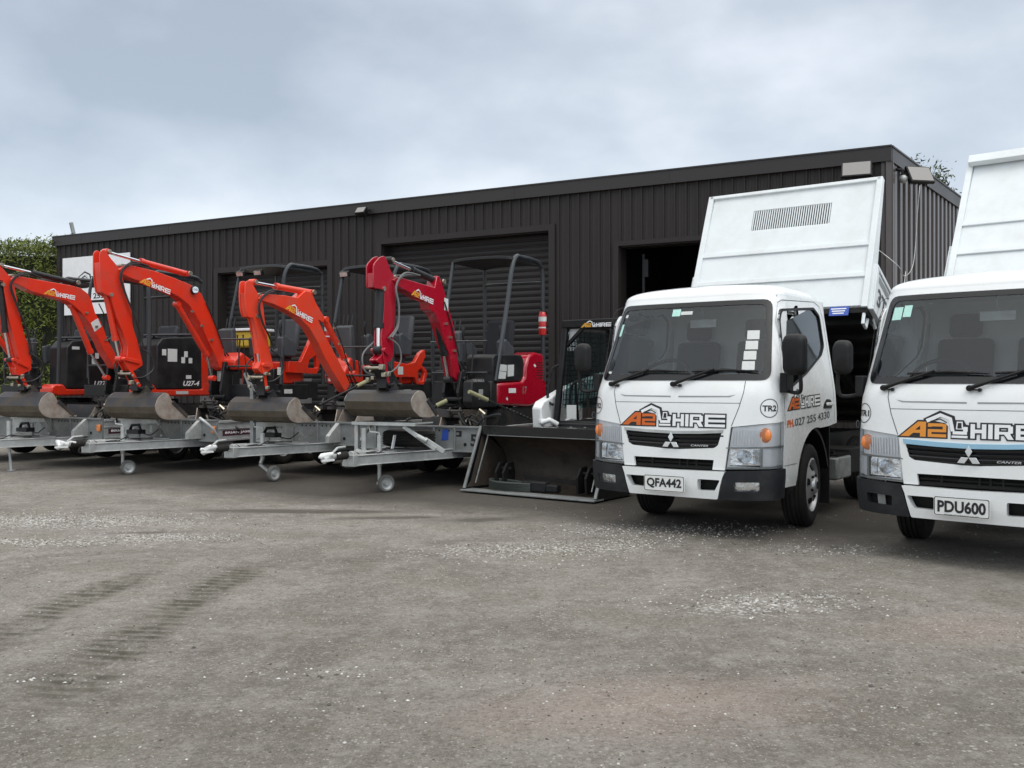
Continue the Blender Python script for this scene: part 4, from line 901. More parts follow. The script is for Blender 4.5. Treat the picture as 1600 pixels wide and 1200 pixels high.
# ------------------------------------------------------------------ plant trailers
# trailer frame: origin on the ground under the jockey wheel; x = viewer's right, y = backwards, z = up
AZ = 27.0; J = {4: (-1.556, 11.122), 3: (-3.254, 12.349), 2: (-5.426, 13.207), 1: (-7.319, 13.781), 0: (-9.219, 14.731)}
GR_T = 'galvanised plant trailers parked side by side'; GR_X = 'mini excavators loaded on the plant trailers'
TL = {4: 'galvanised plant trailer with spare tyre on its drawbar, carrying the crimson excavator',
      3: 'galvanised plant trailer with an upright bent guide post beside its jockey wheel',
      2: 'galvanised plant trailer with curved pale brake lever, under the tall boom with a lamp',
      1: 'galvanised plant trailer whose drawbar rests on a thin prop stand with a small foot', 0: 'galvanised plant trailer at the hedge end of the row, only its side and lettering showing'}
def corr(b, pts, r): b.tube(smoothpath(pts, 6), r, 6)
def make_trailer(k):
    T_ = thing('plant_trailer', TL[k], 'trailer', (J[k][0], J[k][1], 0), -R(AZ), GR_T)
    # A-frame drawbar
    b = B()
    for s_ in (-1, 1):
        b.bar((s_ * .045, -.52, .405), (s_ * .64, 1.45, .405), .055, .115); b.bar((s_ * .045, -.52, .352), (s_ * .64, 1.45, .352), .085, .010); b.bar((s_ * .045, -.52, .460), (s_ * .64, 1.45, .460), .085, .010)
    b.box((0, -.50, .405), (.16, .22, .13)); b.box((0, .62, .405), (.62, .06, .10)); b.box((0, 0.02, .47), (.34, .20, .012)); b.build('drawbar', 'galv', T_, bevel=.004)
    # coupling with gaiter and rag-like tape
    b = B(); b.tube([(0, -.56, .47), (0, -.30, .47)], [.042, .036], 12); b.tube([(0, -.30, .47), (0, -.05, .47)], .026, 10); b.box((0, -.22, .49), (.13, .2, .012)); cp = b.build('coupling', 'galv', T_, bevel=.004)
    b = B(); b.tube([(0, -.84 + .016 * i, .47) for i in range(14)], [.036 if i % 2 else .047 for i in range(14)], 12); b.build('gaiter', 'rubber', cp)
    b = B(); b.tube([(0, -.86, .47), (0, -.98, .46), (0, -1.04, .44)], [.035, .045, .04], 12); b.tube([(0, -.90, .50), (.0, -.80, .56), (0, -.66, .565)], .014, 8); b.build('hitch_head', 'galv', cp)
    if k in (1, 2, 3, 4):
        random.seed(k); b = B(); P = [Vector((random.uniform(-.05, .05), -1.06 + .05 * i + random.uniform(-.02, .02), .47 + random.uniform(-.02, .05))) for i in range(6)]
        b.tube(P, [.015, .038, .026, .04, .022, .012], 6); b.box((.03, -1.0, .44), (.05, .16, .02)); b.build('hitch_tape', 'whitep', T_, smooth=70)
    # jockey wheel or prop stand
    if k in (2, 3, 4):
        tilt = {4: 0, 3: 1, 2: 0}[k]; b = B()
        if tilt: b.tube([(0, 0, .62), (0, 0, .28)], .03, 12); b.tube([(0, 0, .30), (.02, -.06, .22)], .024, 10); b.bar((0.0, -.05, .22), (.16, .02, .08), .045, .03); wc = Vector((.17, .02, .10))
        else: b.tube([(0, 0, .66), (0, 0, .30)], .03, 12); b.tube([(0, 0, .30), (0, 0, .13)], .023, 10); b.box((.03, 0, .10), (.10, .06, .03)); b.box((.05, .0, .13), (.012, .05, .1)); wc = Vector((.08, .02, .10))
        b.tube([(0, 0, .66), (0, 0, .69)], .014, 8); b.tube([(0, 0, .69), (-.12, -.02, .70), (-.13, -.02, .75)], .009, 6); jw = b.build('jockey_wheel', 'galv', T_)
        M = Matrix.Translation(wc) @ Matrix.Rotation(R({4: -30, 3: -8, 2: -20}[k]), 4, 'Z')
        b = B(); b.lathe([(.070, .024), (.090, .026), (.1, .018), (.1, -.018), (.090, -.026), (.070, -.024)], M, 28); b.build('tyre', 'wheelg', jw, smooth=50)
        b = B(); b.lathe([(.082, .027), (.066, .012), (.03, .008), (.026, .032), (0, .032)], M, 24); b.lathe([(0, -.032), (.03, -.03), (.04, -.008), (.068, -.024)], M, 24); b.build('rim', 'galv', jw)
        b = B(); b.box((0, -.0, .42), (.11, .10, .11)); b.tube([(.05, 0, .44), (.12, 0, .44)], .01, 6); b.build('jockey_clamp', 'galvd', T_, bevel=.006)
    else:
        b = B(); b.tube([(0, 0, .72), (0, 0, .34)], .032, 12); b.tube([(0, 0, .34), (.03, .0, .16)], [.026, .016], 10); b.tube([(.03, 0, .16), (.05, 0, .0)], .02, 8); b.tube([(.05, 0, .0), (.05, 0, .012)], .06, 12); b.build('prop_stand', 'galv', T_)
    # body
    W = .90; y0, y1 = .90, 4.35
    b = B(); b.span((-W, y0 - .03, .43), (W, y0, .73)); b.span((-W - .002, y0 - .055, .722), (W + .002, y0, .745)); b.span((-W, y0 - .06, .425), (W, y0 - .001, .442))
    for x_ in (-.66, -.22, .22, .52): b.span((x_ - .012, y0 - .055, .442), (x_ + .012, y0 - .029, .722))
    b.build('headboard', 'galvd', T_, smooth=0, bevel=.003)
    b = B()
    for i in range(9): b.tube([(.50 - .07 * i, y0 - .032, .685), (.50 - .07 * i, y0 - .027, .685)], .012, 8)
    b.tube([(.66, y0 - .034, .52), (.66, y0 - .028, .52)], .022, 10); b.build('headboard_holes', 'dark', T_, smooth=0)
    for s_ in (-1, 1):
        b = B(); x_ = s_ * W
        b.span((x_, y0, .43), (x_ - s_ * .035, y1, .73)); b.span((x_ + s_ * .02, y0, .695), (x_, y1, .73)); b.span((x_ + s_ * .02, y0, .43), (x_, y1, .46)); b.span((x_ + s_ * .012, y0, .60), (x_, y1, .615))
        b.build('side_panel', 'galv', T_, smooth=0, bevel=.003)
        f = (lambda x, z, d: Vector((W + .001 + d, y0 + x, z))) if s_ > 0 else (lambda x, z, d: Vector((-W - .001 - d, y1 - x, z)))
        b = B(); sheet(b, [(.08, .505), (1.25, .505), (1.25, .585), (.08, .585)], [], f, .001, 0, None); b.m = 1; addtext(b, 'BRIAN JAMES TRAILERS', f, .13, .525, .042, w=1.05, bold=.03, off=.003)
        b.build('maker_lettering', [mat('maroon_strip', (.07, .02, .03), .5) if 'maroon_strip' not in bpy.data.materials else bpy.data.materials['maroon_strip'], 'logow'], T_, smooth=0, fix=False)
    # gusset plates with holes between drawbar and headboard
    fr = lambda x, z, d: Vector((x, .50 + d, z))
    b = B(); holes = [roundpoly([(-.02, .56), (.03, .56), (.03, .66), (-.02, .66)], .01)] + [[(cx + .016 * math.cos(R(a)), cz + .016 * math.sin(R(a))) for a in range(0, 360, 45)] for cx, cz in ((.15, .68), (.20, .52), (-.1, .67), (-.1, .52), (-.3, .60))]
    if k != 4:
        sheet(b, [(-.62, .475), (.34, .475), (.30, .54), (.10, .745), (-.62, .745)], holes, fr, 0, .008, None); b.span((-.62, .47, .738), (.12, .50, .748)); b.span((-.62, .46, .475), (.36, .50, .485))
        b.build('gusset_plate', 'galv', T_, smooth=0)
        b = B(); b.box((-.22, .42, .57), (.24, .14, .06)); b.tube([(-.34, .42, .60), (-.28, .40, .66), (-.16, .42, .67), (-.12, .42, .58)], .022, 8); corr(b, [(-.15, .42, .56), (.1, .38, .53), (.22, .34, .56), (.30, .36, .62)], .009); b.build('brake_actuator', 'machb', T_, bevel=.008)
        b = B(); b.prism([(.50, .47), (.78, .47), (.78, .73), (.72, .73), (.50, .56)], .0, .02, lambda x, y, d: Vector((.54 + d * 3, x + .12, y))); b.build('corner_gusset', 'galv', T_, smooth=0)
    else:
        b = B(); b.span((-.42, .02, .795), (.48, .42, .812)); b.span((-.42, .02, .775), (.48, .04, .795)); b.span((-.40, .05, .46), (-.35, .10, .795)); b.bar((-.38, .08, .52), (-.38, .40, .79), .03, .03); b.build('bucket_rest', 'galv', T_, smooth=0, bevel=.003)
        b = B(); b.bar((.30, .06, .77), (.64, .22, .50), .06, .05); b.bar((.52, .16, .62), (.70, .30, .47), .085, .06); b.tube([(.46, .10, .66), (.58, .12, .60)], .03, 8); b.build('tipping_ram', 'galv', T_, bevel=.006)
        b = B(); M = Matrix.Translation((0.02, .60, .60)) @ Matrix.Rotation(R(90), 4, 'Y')
        pf_ = [(.17, .07), (.20, .085), (.27, .095), (.31, .08)]
        for q in (.05, .02, -.02, -.05): pf_ += [(.325, q + .012), (.312, q + .009), (.312, q + .001), (.325, q - .002)]
        b.lathe(pf_ + [(.31, -.08), (.27, -.095), (.20, -.085), (.17, -.07)], M, 40)
        sp = b.build('spare_tyre', 'rubber', None, smooth=50); sp.parent = T_
        b = B(); b.lathe([(.175, .07), (.15, .02), (.08, .03), (.07, .05), (0, .05)], M, 28); b.build('rim', 'rim', sp)
        b = B(); b.bar((.10, .12, .50), (.135, .12, .66), .05, .008); b.build('spare_bracket', 'logow', T_, smooth=0)
        f = lambda x, z, d: Vector((x, y0 - .031 - d, z))
        b = B(); addtext(b, '5', f, .735, .50, .15, w=.085, bold=.03, off=.002); sheet(b, [(.50, .615), (.61, .615), (.61, .685), (.50, .685)], [[(.53, .635), (.575, .635), (.575, .668), (.53, .668)]], f, .002, 0, None); b.m = 1
        random.seed(3); sheet(b, [(.32, .56), (.335, .66), (.33, .69), (.40, .71), (.425, .68), (.42, .57)], [], f, .002, 0, None); b.build('headboard_marking', ['ink', 'blue'], T_, smooth=0, fix=False)
    # lever / guide post
    if k in (1, 2):
        if k == 2: b = B(); b.tube(smoothpath([(1.05, .74, .50), (1.03, .66, .62), (.95, .58, .73), (.88, .56, .78)], 6), .022, 8); b.build('brake_lever', 'galv', T_)
        b = B(); b.box((.86, .84, .60), (.07, .03, .10)); b.build('marker_lamp', 'amber', T_, bevel=.01)
    if k == 3:
        b = B(); b.tube([(-.18, .02, .46), (-.18, .02, 1.17)], .038, 4); b.tube([(-.18, .02, 1.16), (-.40, .12, 1.40)], .030, 4); b.build('guide_post', 'galvd', T_)
        b = B(); b.box((.885, .84, .60), (.05, .05, .12)); b.build('marker_lamp', 'amber', T_, bevel=.01)
    if k == 4:
        b = B(); b.tube([(-.22, .0, .44), (-.22, .0, .74)], .034, 10); b.tube([(-.22, .0, .44), (-.30, -.06, .48)], .03, 8); b.build('winch_post', 'galv', T_)
    b = B(); b.tube(smoothpath([(.02, -.5, .50), (.10, -.35, .42), (.16, -.1, .52), (.05, .1, .50), (.2, .35, .49)], 8), .008, 6); b.tube(smoothpath([(-.05, -.55, .50), (-.02, -.7, .36), (.04, -.5, .33), (.03, -.35, .44)], 8), .007, 6); b.build('brake_cable', 'hose', T_)
    b = B(); b.span((-W + .04, y0, .50), (W - .04, y1, .55)); 
    for i in range(8): b.span((-W + .03, y0 + .2 + i * .45, .42), (W - .03, y0 + .27 + i * .45, .50))
    b.build('deck', 'galvd', T_, smooth=0)
    b = B(); b.tube([(-.72, 2.35, .28), (.72, 2.35, .28)], .035, 8); b.tube([(-.72, 3.0, .28), (.72, 3.0, .28)], .035, 8); b.span((-.60, 2.1, .30), (-.54, 3.3, .42)); b.span((.54, 2.1, .30), (.60, 3.3, .42)); b.build('axles', 'galvd', T_)
    for s_ in (-1, 1):
        for y_ in (2.35, 3.0):
            M = Matrix.Translation((s_ * .80, y_, .29)) @ Matrix.Scale(s_, 4, (1, 0, 0)); b = B(); b.lathe([(.17, .06), (.2, .075), (.27, .08), (.29, .06), (.29, -.06), (.27, -.08), (.17, -.06)], M, 28); o = b.build('wheel', 'rubber', T_, smooth=50)
            b = B(); b.lathe([(.175, .06), (.16, .03), (.08, .03), (.06, .06), (0, .06)], M, 20); b.build('rim', 'rim', o)
    b = B(); b.span((-W, y1, .42), (W, y1 + .05, .60)); b.build('tail_bar', 'galvd', T_)
    for s_ in (-.5, .5):
        b = B(); b.span((s_ - .2, y1 + .06, .45), (s_ + .2, y1 + .12, 1.35) if k != 4 else (s_ + .2, y1 + .12, .95)); b.build('loading_ramp', 'galvd', T_, smooth=0)
    return T_
for k in (4, 3, 2, 1, 0): make_trailer(k)
# ------------------------------------------------------------------ mini excavators
# boom and arm side plates as (metres behind the jockey wheel, height) outlines
MA = {}
MA[1] = dict(
  boom=[(-0.03, 2.767), (0.01, 2.827), (0.071, 2.833), (0.36, 2.814), (0.978, 2.775), (1.151, 2.751), (1.283, 2.672), (1.349, 2.567), (1.416, 2.379), (1.501, 2.273), (1.586, 2.124), (1.647, 1.963), (1.784, 1.782), (1.893, 1.559), (1.847, 1.493), (1.784, 1.516), (1.718, 1.615), (1.586, 1.776), (1.521, 1.907), (1.425, 2.056), (1.297, 2.221), (1.157, 2.373), (1.007, 2.481), (0.894, 2.532), (0.617, 2.569), (0.297, 2.628), (0.071, 2.711), (-0.01, 2.732)],
  arm=[(-0.344, 2.71), (-0.363, 2.844), (-0.286, 2.97), (-0.189, 2.963), (-0.05, 2.83), (0.03, 2.717), (0.101, 2.378), (0.152, 2.147), (0.204, 1.962), (0.266, 1.823), (0.297, 1.635), (0.318, 1.465), (0.091, 1.369), (0.04, 1.49), (0.122, 1.584), (0.061, 1.816), (-0.04, 2.183), (-0.12, 2.593), (-0.14, 2.757)],
  stick=[(-0.159, 2.972), (0.36, 2.914), (1.097, 2.831)],
  bcyl=[(-0.139, 2.688), (-0.06, 1.999), (0.02, 1.611)],
  lift=[(1.051, 2.468), (1.402, 1.742), (1.694, 1.357)],
  decal=[(0.488, 2.673), (1.053, 2.623)],
)
MA[2] = dict(
  boom=[(-0.129, 2.834), (-0.073, 2.894), (0.006, 2.914), (0.189, 2.909), (0.481, 2.882), (0.786, 2.828), (1.126, 2.757), (1.243, 2.723), (1.385, 2.629), (1.505, 2.441), (1.628, 2.233), (1.752, 2.003), (1.853, 1.805), (1.891, 1.512), (1.84, 1.466), (1.752, 1.529), (1.677, 1.691), (1.579, 1.833), (1.385, 2.147), (1.243, 2.334), (1.126, 2.449), (0.92, 2.556), (0.676, 2.621), (0.355, 2.693), (0.127, 2.722), (-0.073, 2.775)],
  arm=[(-0.44, 3.039), (-0.383, 3.085), (-0.326, 3.061), (-0.288, 3.001), (-0.172, 2.902), (-0.073, 2.767), (0.006, 2.498), (0.097, 2.276), (0.107, 2.079), (0.209, 1.82), (0.292, 1.524), (0.087, 1.422), (0.006, 1.585), (0.026, 1.781), (-0.053, 1.973), (-0.152, 2.162), (-0.249, 2.445), (-0.402, 2.496), (-0.44, 2.762)],
  stick=[(-0.281, 3.069), (0.298, 3.002), (1.153, 2.914)],
  bcyl=[(-0.252, 2.481), (-0.096, 1.86), (-0.031, 1.609)],
  lift=[(0.981, 2.443), (1.582, 1.69), (1.692, 1.346)],
  light=[(1.223, 2.673)],
  decal=[(0.209, 2.763), (0.786, 2.631)],
)
MA[3] = dict(
  boom=[(-0.148, 2.354), (-0.112, 2.406), (-0.016, 2.431), (0.384, 2.442), (0.619, 2.432), (0.781, 2.541), (0.918, 2.535), (1.001, 2.4), (1.214, 2.18), (1.171, 2.124), (1.057, 2.153), (1.258, 1.893), (1.493, 1.626), (1.767, 1.294), (1.829, 1.163), (1.767, 1.107), (1.674, 1.145), (1.374, 1.44), (1.2, 1.637), (1.057, 1.831), (0.863, 2.036), (0.646, 2.164), (0.384, 2.251), (0.132, 2.309), (-0.112, 2.34)],
  arm=[(-0.37, 2.563), (-0.278, 2.58), (-0.242, 2.543), (-0.148, 2.428), (-0.064, 2.386), (-0.016, 2.091), (0.058, 1.761), (0.157, 1.478), (-0.04, 1.368), (-0.148, 1.458), (-0.088, 1.558), (-0.148, 1.885), (-0.219, 2.111), (-0.324, 2.105), (-0.37, 2.232), (-0.382, 2.392)],
  stick=[(-0.179, 2.57), (0.247, 2.554), (0.958, 2.534)],
  bcyl=[(-0.156, 2.135), (-0.084, 1.658), (-0.06, 1.509)],
  lift=[(1.284, 2.178), (1.746, 1.633), (1.964, 1.409)],
  decal=[(0.359, 2.334), (0.946, 2.164)],
)
MA[4] = dict(
  boom=[(0.178, 2.5), (0.256, 2.537), (0.335, 2.544), (1.122, 2.492), (1.181, 2.648), (1.242, 2.645), (1.349, 2.485), (1.411, 2.371), (1.489, 2.217), (1.584, 2.061), (1.664, 1.838), (1.68, 1.659), (1.778, 1.35), (1.713, 1.285), (1.584, 1.35), (1.489, 1.654), (1.364, 1.826), (1.242, 2.042), (1.122, 2.161), (1.003, 2.2), (0.974, 2.306), (0.773, 2.321), (0.442, 2.399), (0.256, 2.442)],
  arm=[(-0.197, 2.64), (-0.074, 2.739), (0.026, 2.773), (0.081, 2.714), (0.153, 2.606), (0.256, 2.529), (0.243, 2.133), (0.23, 1.928), (0.204, 1.606), (0.178, 1.547), (-0.025, 1.471), (-0.148, 1.54), (-0.025, 1.6), (-0.037, 1.828), (0.013, 2.118), (0.026, 2.363), (-0.074, 2.369), (-0.197, 2.372)],
  stick=[(0.197, 2.741), (0.677, 2.674), (1.33, 2.584)],
  bcyl=[(0.015, 2.381), (-0.018, 1.918), (-0.018, 1.659)],
  lift=[(1.269, 2.11), (1.469, 1.639), (1.563, 1.317)],
  decal=[(0.564, 2.425), (1.092, 2.338)],
)
MA[0] = dict(MA[2])
XL = {4: 'crimson and black mini excavator under a four post canopy, nearest the skid steer loader',
      3: 'small orange excavator behind the crimson boom, with the lowest boom in the row',
      2: 'orange mini excavator with a round lamp on its tall boom',
      1: 'orange mini excavator with black engine panel and white paper label on its boom', 0: 'orange mini excavator nearest the hedge, mostly hidden behind the next boom'}
T0 = 2.8; ZD = .55
def make_exc(k):
    a = math.radians(AZ); ox, oy = J[k][0] + T0 * math.sin(a), J[k][1] + T0 * math.cos(a)
    X = thing('mini_excavator', XL[k], 'excavator', (ox, oy, ZD), -R(AZ), GR_X)
    m = MA[k]; big = k in (0, 1); col = {0: 'orange', 1: 'orange', 2: 'orange', 3: 'orange2', 4: 'maroon'}[k]; dw = .18 if k == 2 else 0
    bodycol = {0: 'orange', 1: 'orange', 2: 'orange', 3: 'orange', 4: 'maroon'}[k]
    P = lambda t, z, w=0: Vector((w, t - T0, z - ZD))          # from trailer-frame metres
    Pw = lambda t, z, w=0: P(t, z, w + dw)
    hw = .75 if big else .49
    def slab(b, poly, w0, w1, f=P): b.prism(poly, w0, w1, f)
    def bx(b, t0, t1, w0, w1, z0, z1, f=Pw):
        vs = [f(t, z, w) for w in (w0, w1) for t, z in ((t0, z0), (t1, z0), (t1, z1), (t0, z1))]; b.add(vs, [(0, 3, 2, 1), (4, 5, 6, 7), (0, 1, 5, 4), (1, 2, 6, 5), (2, 3, 7, 6), (3, 0, 4, 7)])
    # --- undercarriage
    tl = .95 if big else .78
    for s_ in (-1, 1):
        wi, wo = (.45, .75) if big else (.27, .48); w0, w1 = sorted((s_ * wi, s_ * wo)); r = .18
        loop = [(T0 - tl + r - r * math.sin(q), .555 + r - r * math.cos(q)) for q in [math.pi * i / 10 for i in range(11)]] + [(T0 + tl - r + r * math.sin(q), .555 + r + r * math.cos(q)) for q in [math.pi * i / 10 for i in range(11)]]
        b = B(); slab(b, loop, w0, w1, Pw)
        n = 22
        for i in range(n):
            t = T0 - tl + r + (2 * tl - 2 * r) * i / (n - 1)
            for z in (.555, .555 + 2 * r): bx(b, t - .018, t + .018, w0, w1, z - .012, z + .012)
        for i in range(1, 6):
            q = math.pi * i / 6
            for sg in (-1, 1): c_ = (T0 + sg * (tl - r) + sg * r * math.sin(q), .555 + r - r * math.cos(q)); bx(b, c_[0] - .02, c_[0] + .02, w0, w1, c_[1] - .02, c_[1] + .02)
        tk = b.build('track', 'rubber', X)
        b = B()
        for i in range(4): t = T0 - tl + r + .12 + (2 * tl - 2 * r - .24) * i / 3; b.tube([Pw(t, .66, s_ * (wo + .004)), Pw(t, .66, s_ * (wo - .05))], .07, 12)
        for t in (T0 - tl + r, T0 + tl - r): b.tube([Pw(t, .735, s_ * (wo + .006)), Pw(t, .735, s_ * (wo - .05))], .13, 14)
        b.build('roller', 'machb', tk, each=True)
    b = B(); bx(b, T0 - .4, T0 + .4, -.28, .28, .66, .90); b.tube([Pw(T0, .88), Pw(T0, 1.0)], .30, 24); b.build('undercarriage', 'machb', X, bevel=.01)
    b = B(); bt = T0 - tl - .30
    slab(b, [(bt, .60), (bt - .03, .75), (bt, .92), (bt + .03, .92), (bt + .0, .75), (bt + .04, .60)], -hw, hw, Pw)
    for s_ in (-.22, .22): b.bar(Pw(bt + .02, .70, s_), Pw(T0 - .3, .78, s_), .07, .09)
    b.build('dozer_blade', 'bucket', X, bevel=.004)
    # --- upper body
    if big:
        b = B(); slab(b, [(1.76, 1.09), (1.76, 1.20), (1.84, 1.25), (2.0, 1.25), (2.06, 1.17), (3.03, 1.17), (3.05, 1.30), (3.45, 1.26), (3.66, 1.18), (3.60, 1.08), (3.3, 1.05), (1.9, 1.05)], .42, .74)
        b.prism([(-.74, 3.0), (.74, 3.0), (.735, 3.35), (.55, 3.68), (0, 3.80), (-.55, 3.68), (-.735, 3.35)], 1.17, 1.95, lambda x, y, d: P(y, d, x)); b.build('counterweight', bodycol, X, bevel=.03)
        b = B(); slab(b, [(2.05, 1.175), (2.05, 1.88), (2.16, 2.0), (2.35, 2.02), (2.95, 2.05), (3.02, 1.95), (3.02, 1.175)], .30, .748); pn = b.build('engine_panel', 'machb', X, bevel=.02)
        b = B(); slab(b, [(2.12, 2.03), (2.95, 2.07), (2.95, 2.11), (2.12, 2.07)], .34, .72); b.build('side_console', 'machg', X, bevel=.02)
        b = B(); bx(b, 1.85, 3.1, -.72, .30, 1.05, 1.24); bx(b, 2.9, 3.3, -.6, .3, 1.24, 1.7); b.build('floor', 'machb', X, bevel=.01)
        b = B(); f = lambda x, z, d: P(x, z, .749 + d)
        for r_ in ((2.27, 1.62, 2.47, 1.83), (2.15, 1.72, 2.24, 1.82), (2.56, 1.60, 2.64, 1.70), (2.62, 1.70, 2.70, 1.80), (2.72, 1.60, 2.80, 1.69)) if k == 1 else ((2.55, 1.60, 2.64, 1.70), (2.62, 1.70, 2.70, 1.80), (2.15, 1.85, 2.30, 1.9)): sheet(b, [(r_[0], r_[1]), (r_[2], r_[1]), (r_[2], r_[3]), (r_[0], r_[3])], [], f, .002, 0, None)
        b.m = 1; addtext(b, 'U27-4', f, 2.60, 1.22, .085, w=.36, bold=.03, shear=.25, off=.003)
        if k == 1: b.m = 0; sheet(b, [(2.66, 1.34), (2.78, 1.34), (2.78, 1.40), (2.66, 1.40)], [], f, .002, 0, None)
        b.build('decals', ['label', 'logow'], pn, smooth=0, fix=False)
        b = B(); f2 = lambda x, z, d: P(x, z, .742 + d); sheet(b, [(2.45, 1.085), (2.72, 1.085), (2.72, 1.135), (2.45, 1.135)], [], f2, .002, 0, None); b.build('label', 'trim', X, smooth=0)
        seat_t, seat_w, seat_z, pt = 2.72, 0, 1.62, 2.12
    elif k == 4:
        b = B(); slab(b, [(2.06, .98), (2.06, 1.27), (2.80, 1.29), (2.88, 1.36), (2.90, 1.50), (3.0, 1.66), (3.2, 1.72), (3.52, 1.70), (3.60, 1.60), (3.60, 1.05), (3.35, .96), (3.0, .93)], .16, .49)
        slab(b, [(2.95, 1.0), (2.95, 1.60), (3.2, 1.70), (3.52, 1.68), (3.60, 1.55), (3.60, 1.05), (3.35, .96)], -.49, .16); b.build('counterweight', bodycol, X, bevel=.035)
        b = B(); b.m = 0; f = lambda x, z, d: P(x, z, .4905 + d)
        for i in range(7): sheet(b, [(3.25, 1.34 + i * .037), (3.48, 1.34 + i * .037), (3.48, 1.353 + i * .037), (3.25, 1.353 + i * .037)], [], f, .001, 0, None)
        b.m = 1; sheet(b, [(2.36, 1.135), (2.58, 1.135), (2.58, 1.20), (2.36, 1.20)], [], f, .002, 0, None); b.m = 2; addtext(b, '17', f, 2.80, 1.12, .10, w=.12, bold=.0, off=.002)
        b.m = 1; sheet(b, [(2.28, 1.05), (2.33, 1.03), (2.34, 1.06), (2.30, 1.08)], [], f, .002, 0, None); sheet(b, [(3.15, 1.52), (3.22, 1.50), (3.23, 1.53), (3.17, 1.55)], [], f, .002, 0, None)
        b.build('decals', ['machb', 'logow', 'galv'], X, smooth=0, fix=False)
        b = B(); slab(b, [(1.95, 1.28), (1.95, 1.62), (2.02, 1.66), (2.80, 1.67), (2.88, 1.60), (2.86, 1.36), (2.78, 1.30)], .05, .47); bx(b, 1.95, 2.95, -.45, .05, 1.28, 1.45); bx(b, 1.9, 2.07, -.47, .47, .95, 1.30)
        slab(b, [(1.42, 1.02), (1.44, 1.30), (1.75, 1.34), (1.95, 1.28), (1.95, .95), (1.5, .95)], .30, .44); b.build('engine_panel', 'machb', X, bevel=.02)
        b = B(); f = lambda x, z, d: P(x, z, .471 + d); sheet(b, [(2.05, 1.33), (2.30, 1.33), (2.33, 1.42), (2.05, 1.44)], [], f, .004, 0, None); sheet(b, [(2.08, 1.44), (2.34, 1.43), (2.34, 1.52), (2.08, 1.53)], [], f, .003, 0, None); sheet(b, [(2.36, 1.36), (2.55, 1.37), (2.56, 1.53), (2.36, 1.52)], [], f, .004, 0, None); b.build('paper_notices', 'label', X, smooth=0)
        b = B(); f = lambda x, z, d: P(x, z, .441 + d); addtext(b, 'YANMAR', f, 1.44, 1.285, .036, w=.32, bold=.03, off=.002); sheet(b, [(1.60, 1.06), (1.72, 1.06), (1.72, 1.19), (1.60, 1.19)], [[(1.62, 1.10), (1.70, 1.10), (1.70, 1.12), (1.62, 1.12)]], f, .002, 0, None); b.build('lettering', 'galv', X, smooth=0, fix=False)
        seat_t, seat_w, seat_z, pt = 2.80, .0, 1.55, 2.15
    else:
        b = B()
        fr_ = [(2.70, 1.44), (2.70, 1.62), (3.0, 1.62), (3.13, 1.80), (3.26, 2.0), (3.42, 2.07), (3.47, 1.95), (3.52, 1.69), (3.46, 1.48), (3.40, 1.42)] if k == 2 else [(2.30, 1.36), (2.30, 1.60), (2.70, 1.56), (2.90, 1.60), (3.04, 1.74), (3.18, 1.80), (3.22, 1.70), (3.10, 1.55), (3.24, 1.48), (3.26, 1.40), (3.16, 1.24), (2.96, 1.25), (2.90, 1.36)]
        hole = roundpoly([(3.18, 1.52), (3.22, 1.66), (3.40, 1.74), (3.42, 1.52)], .02) if k == 2 else roundpoly([(3.0, 1.30), (2.98, 1.46), (3.10, 1.50), (3.18, 1.44), (3.14, 1.30)], .02)
        sheet(b, fr_, [hole], lambda x, z, d: Pw(x, z, .485 + d), 0, .07, None)
        b.build('rear_guard', bodycol, X, bevel=.012)
        z1 = 1.55 if k == 3 else 1.62
        b = B(); b.prism([(-.47, 2.65), (.40, 2.65), (.42, 3.05), (.30, 3.30), (0, 3.40), (-.30, 3.30), (-.47, 3.05)], 1.25, z1, lambda x, y, d: Pw(y, d, x)); b.build('engine_cover', bodycol, X, bevel=.03)
        b = B(); bx(b, 1.95, 3.2, -.47, .47, 1.0, 1.25); bx(b, 2.5, 3.1, -.30, .35, 1.22, 1.50); bx(b, 2.9, 3.5, -.44, .44, 1.02, 1.30); b.build('floor', 'machb', X, bevel=.015)
        b = B(); zb_ = 1.48 if k == 2 else 1.26; slab(b, [(1.90, zb_), (1.88, zb_ + .14), (2.05, 1.66 + (.1 if k == 2 else 0)), (2.35, 1.60), (2.42, zb_)], -.48, -.12 if k == 3 else .1, Pw); b.build('fuel_tank', bodycol, X, bevel=.03)
        b = B(); f = lambda x, z, d: Pw(1.90 - d, z, x); sheet(b, [(-.40, 1.30), (-.18, 1.30), (-.18, 1.46), (-.40, 1.46)], [], f, .012, 0, None); f = lambda x, z, d: Pw(x, z, .486 + d); sheet(b, [(2.42, 1.40), (2.56, 1.40), (2.56, 1.52), (2.42, 1.52)], [], f, .003, 0, None); sheet(b, [(2.60, 1.10), (2.80, 1.10), (2.80, 1.17), (2.60, 1.17)], [], f, -.012, 0, None); b.build('decals', 'label', X, smooth=0)
        seat_t, seat_w, seat_z, pt = 2.85, .10 if k == 3 else .15, 1.70, 2.15
    # seat, levers, console
    b = B(); c_ = Pw(seat_t, seat_z + .06, seat_w); b.box(c_, (.46, .44, .14)); M = Matrix.Translation(Pw(seat_t + .24, seat_z + .36, seat_w)) @ Matrix.Rotation(R(-10), 4, 'X'); b.box((0, 0, 0), (.44, .12, .56), M); b.box(Pw(seat_t, seat_z - .10, seat_w), (.30, .34, .22)); b.build('seat', 'machg' if k != 4 else 'seat', X, bevel=.05)
    b = B()
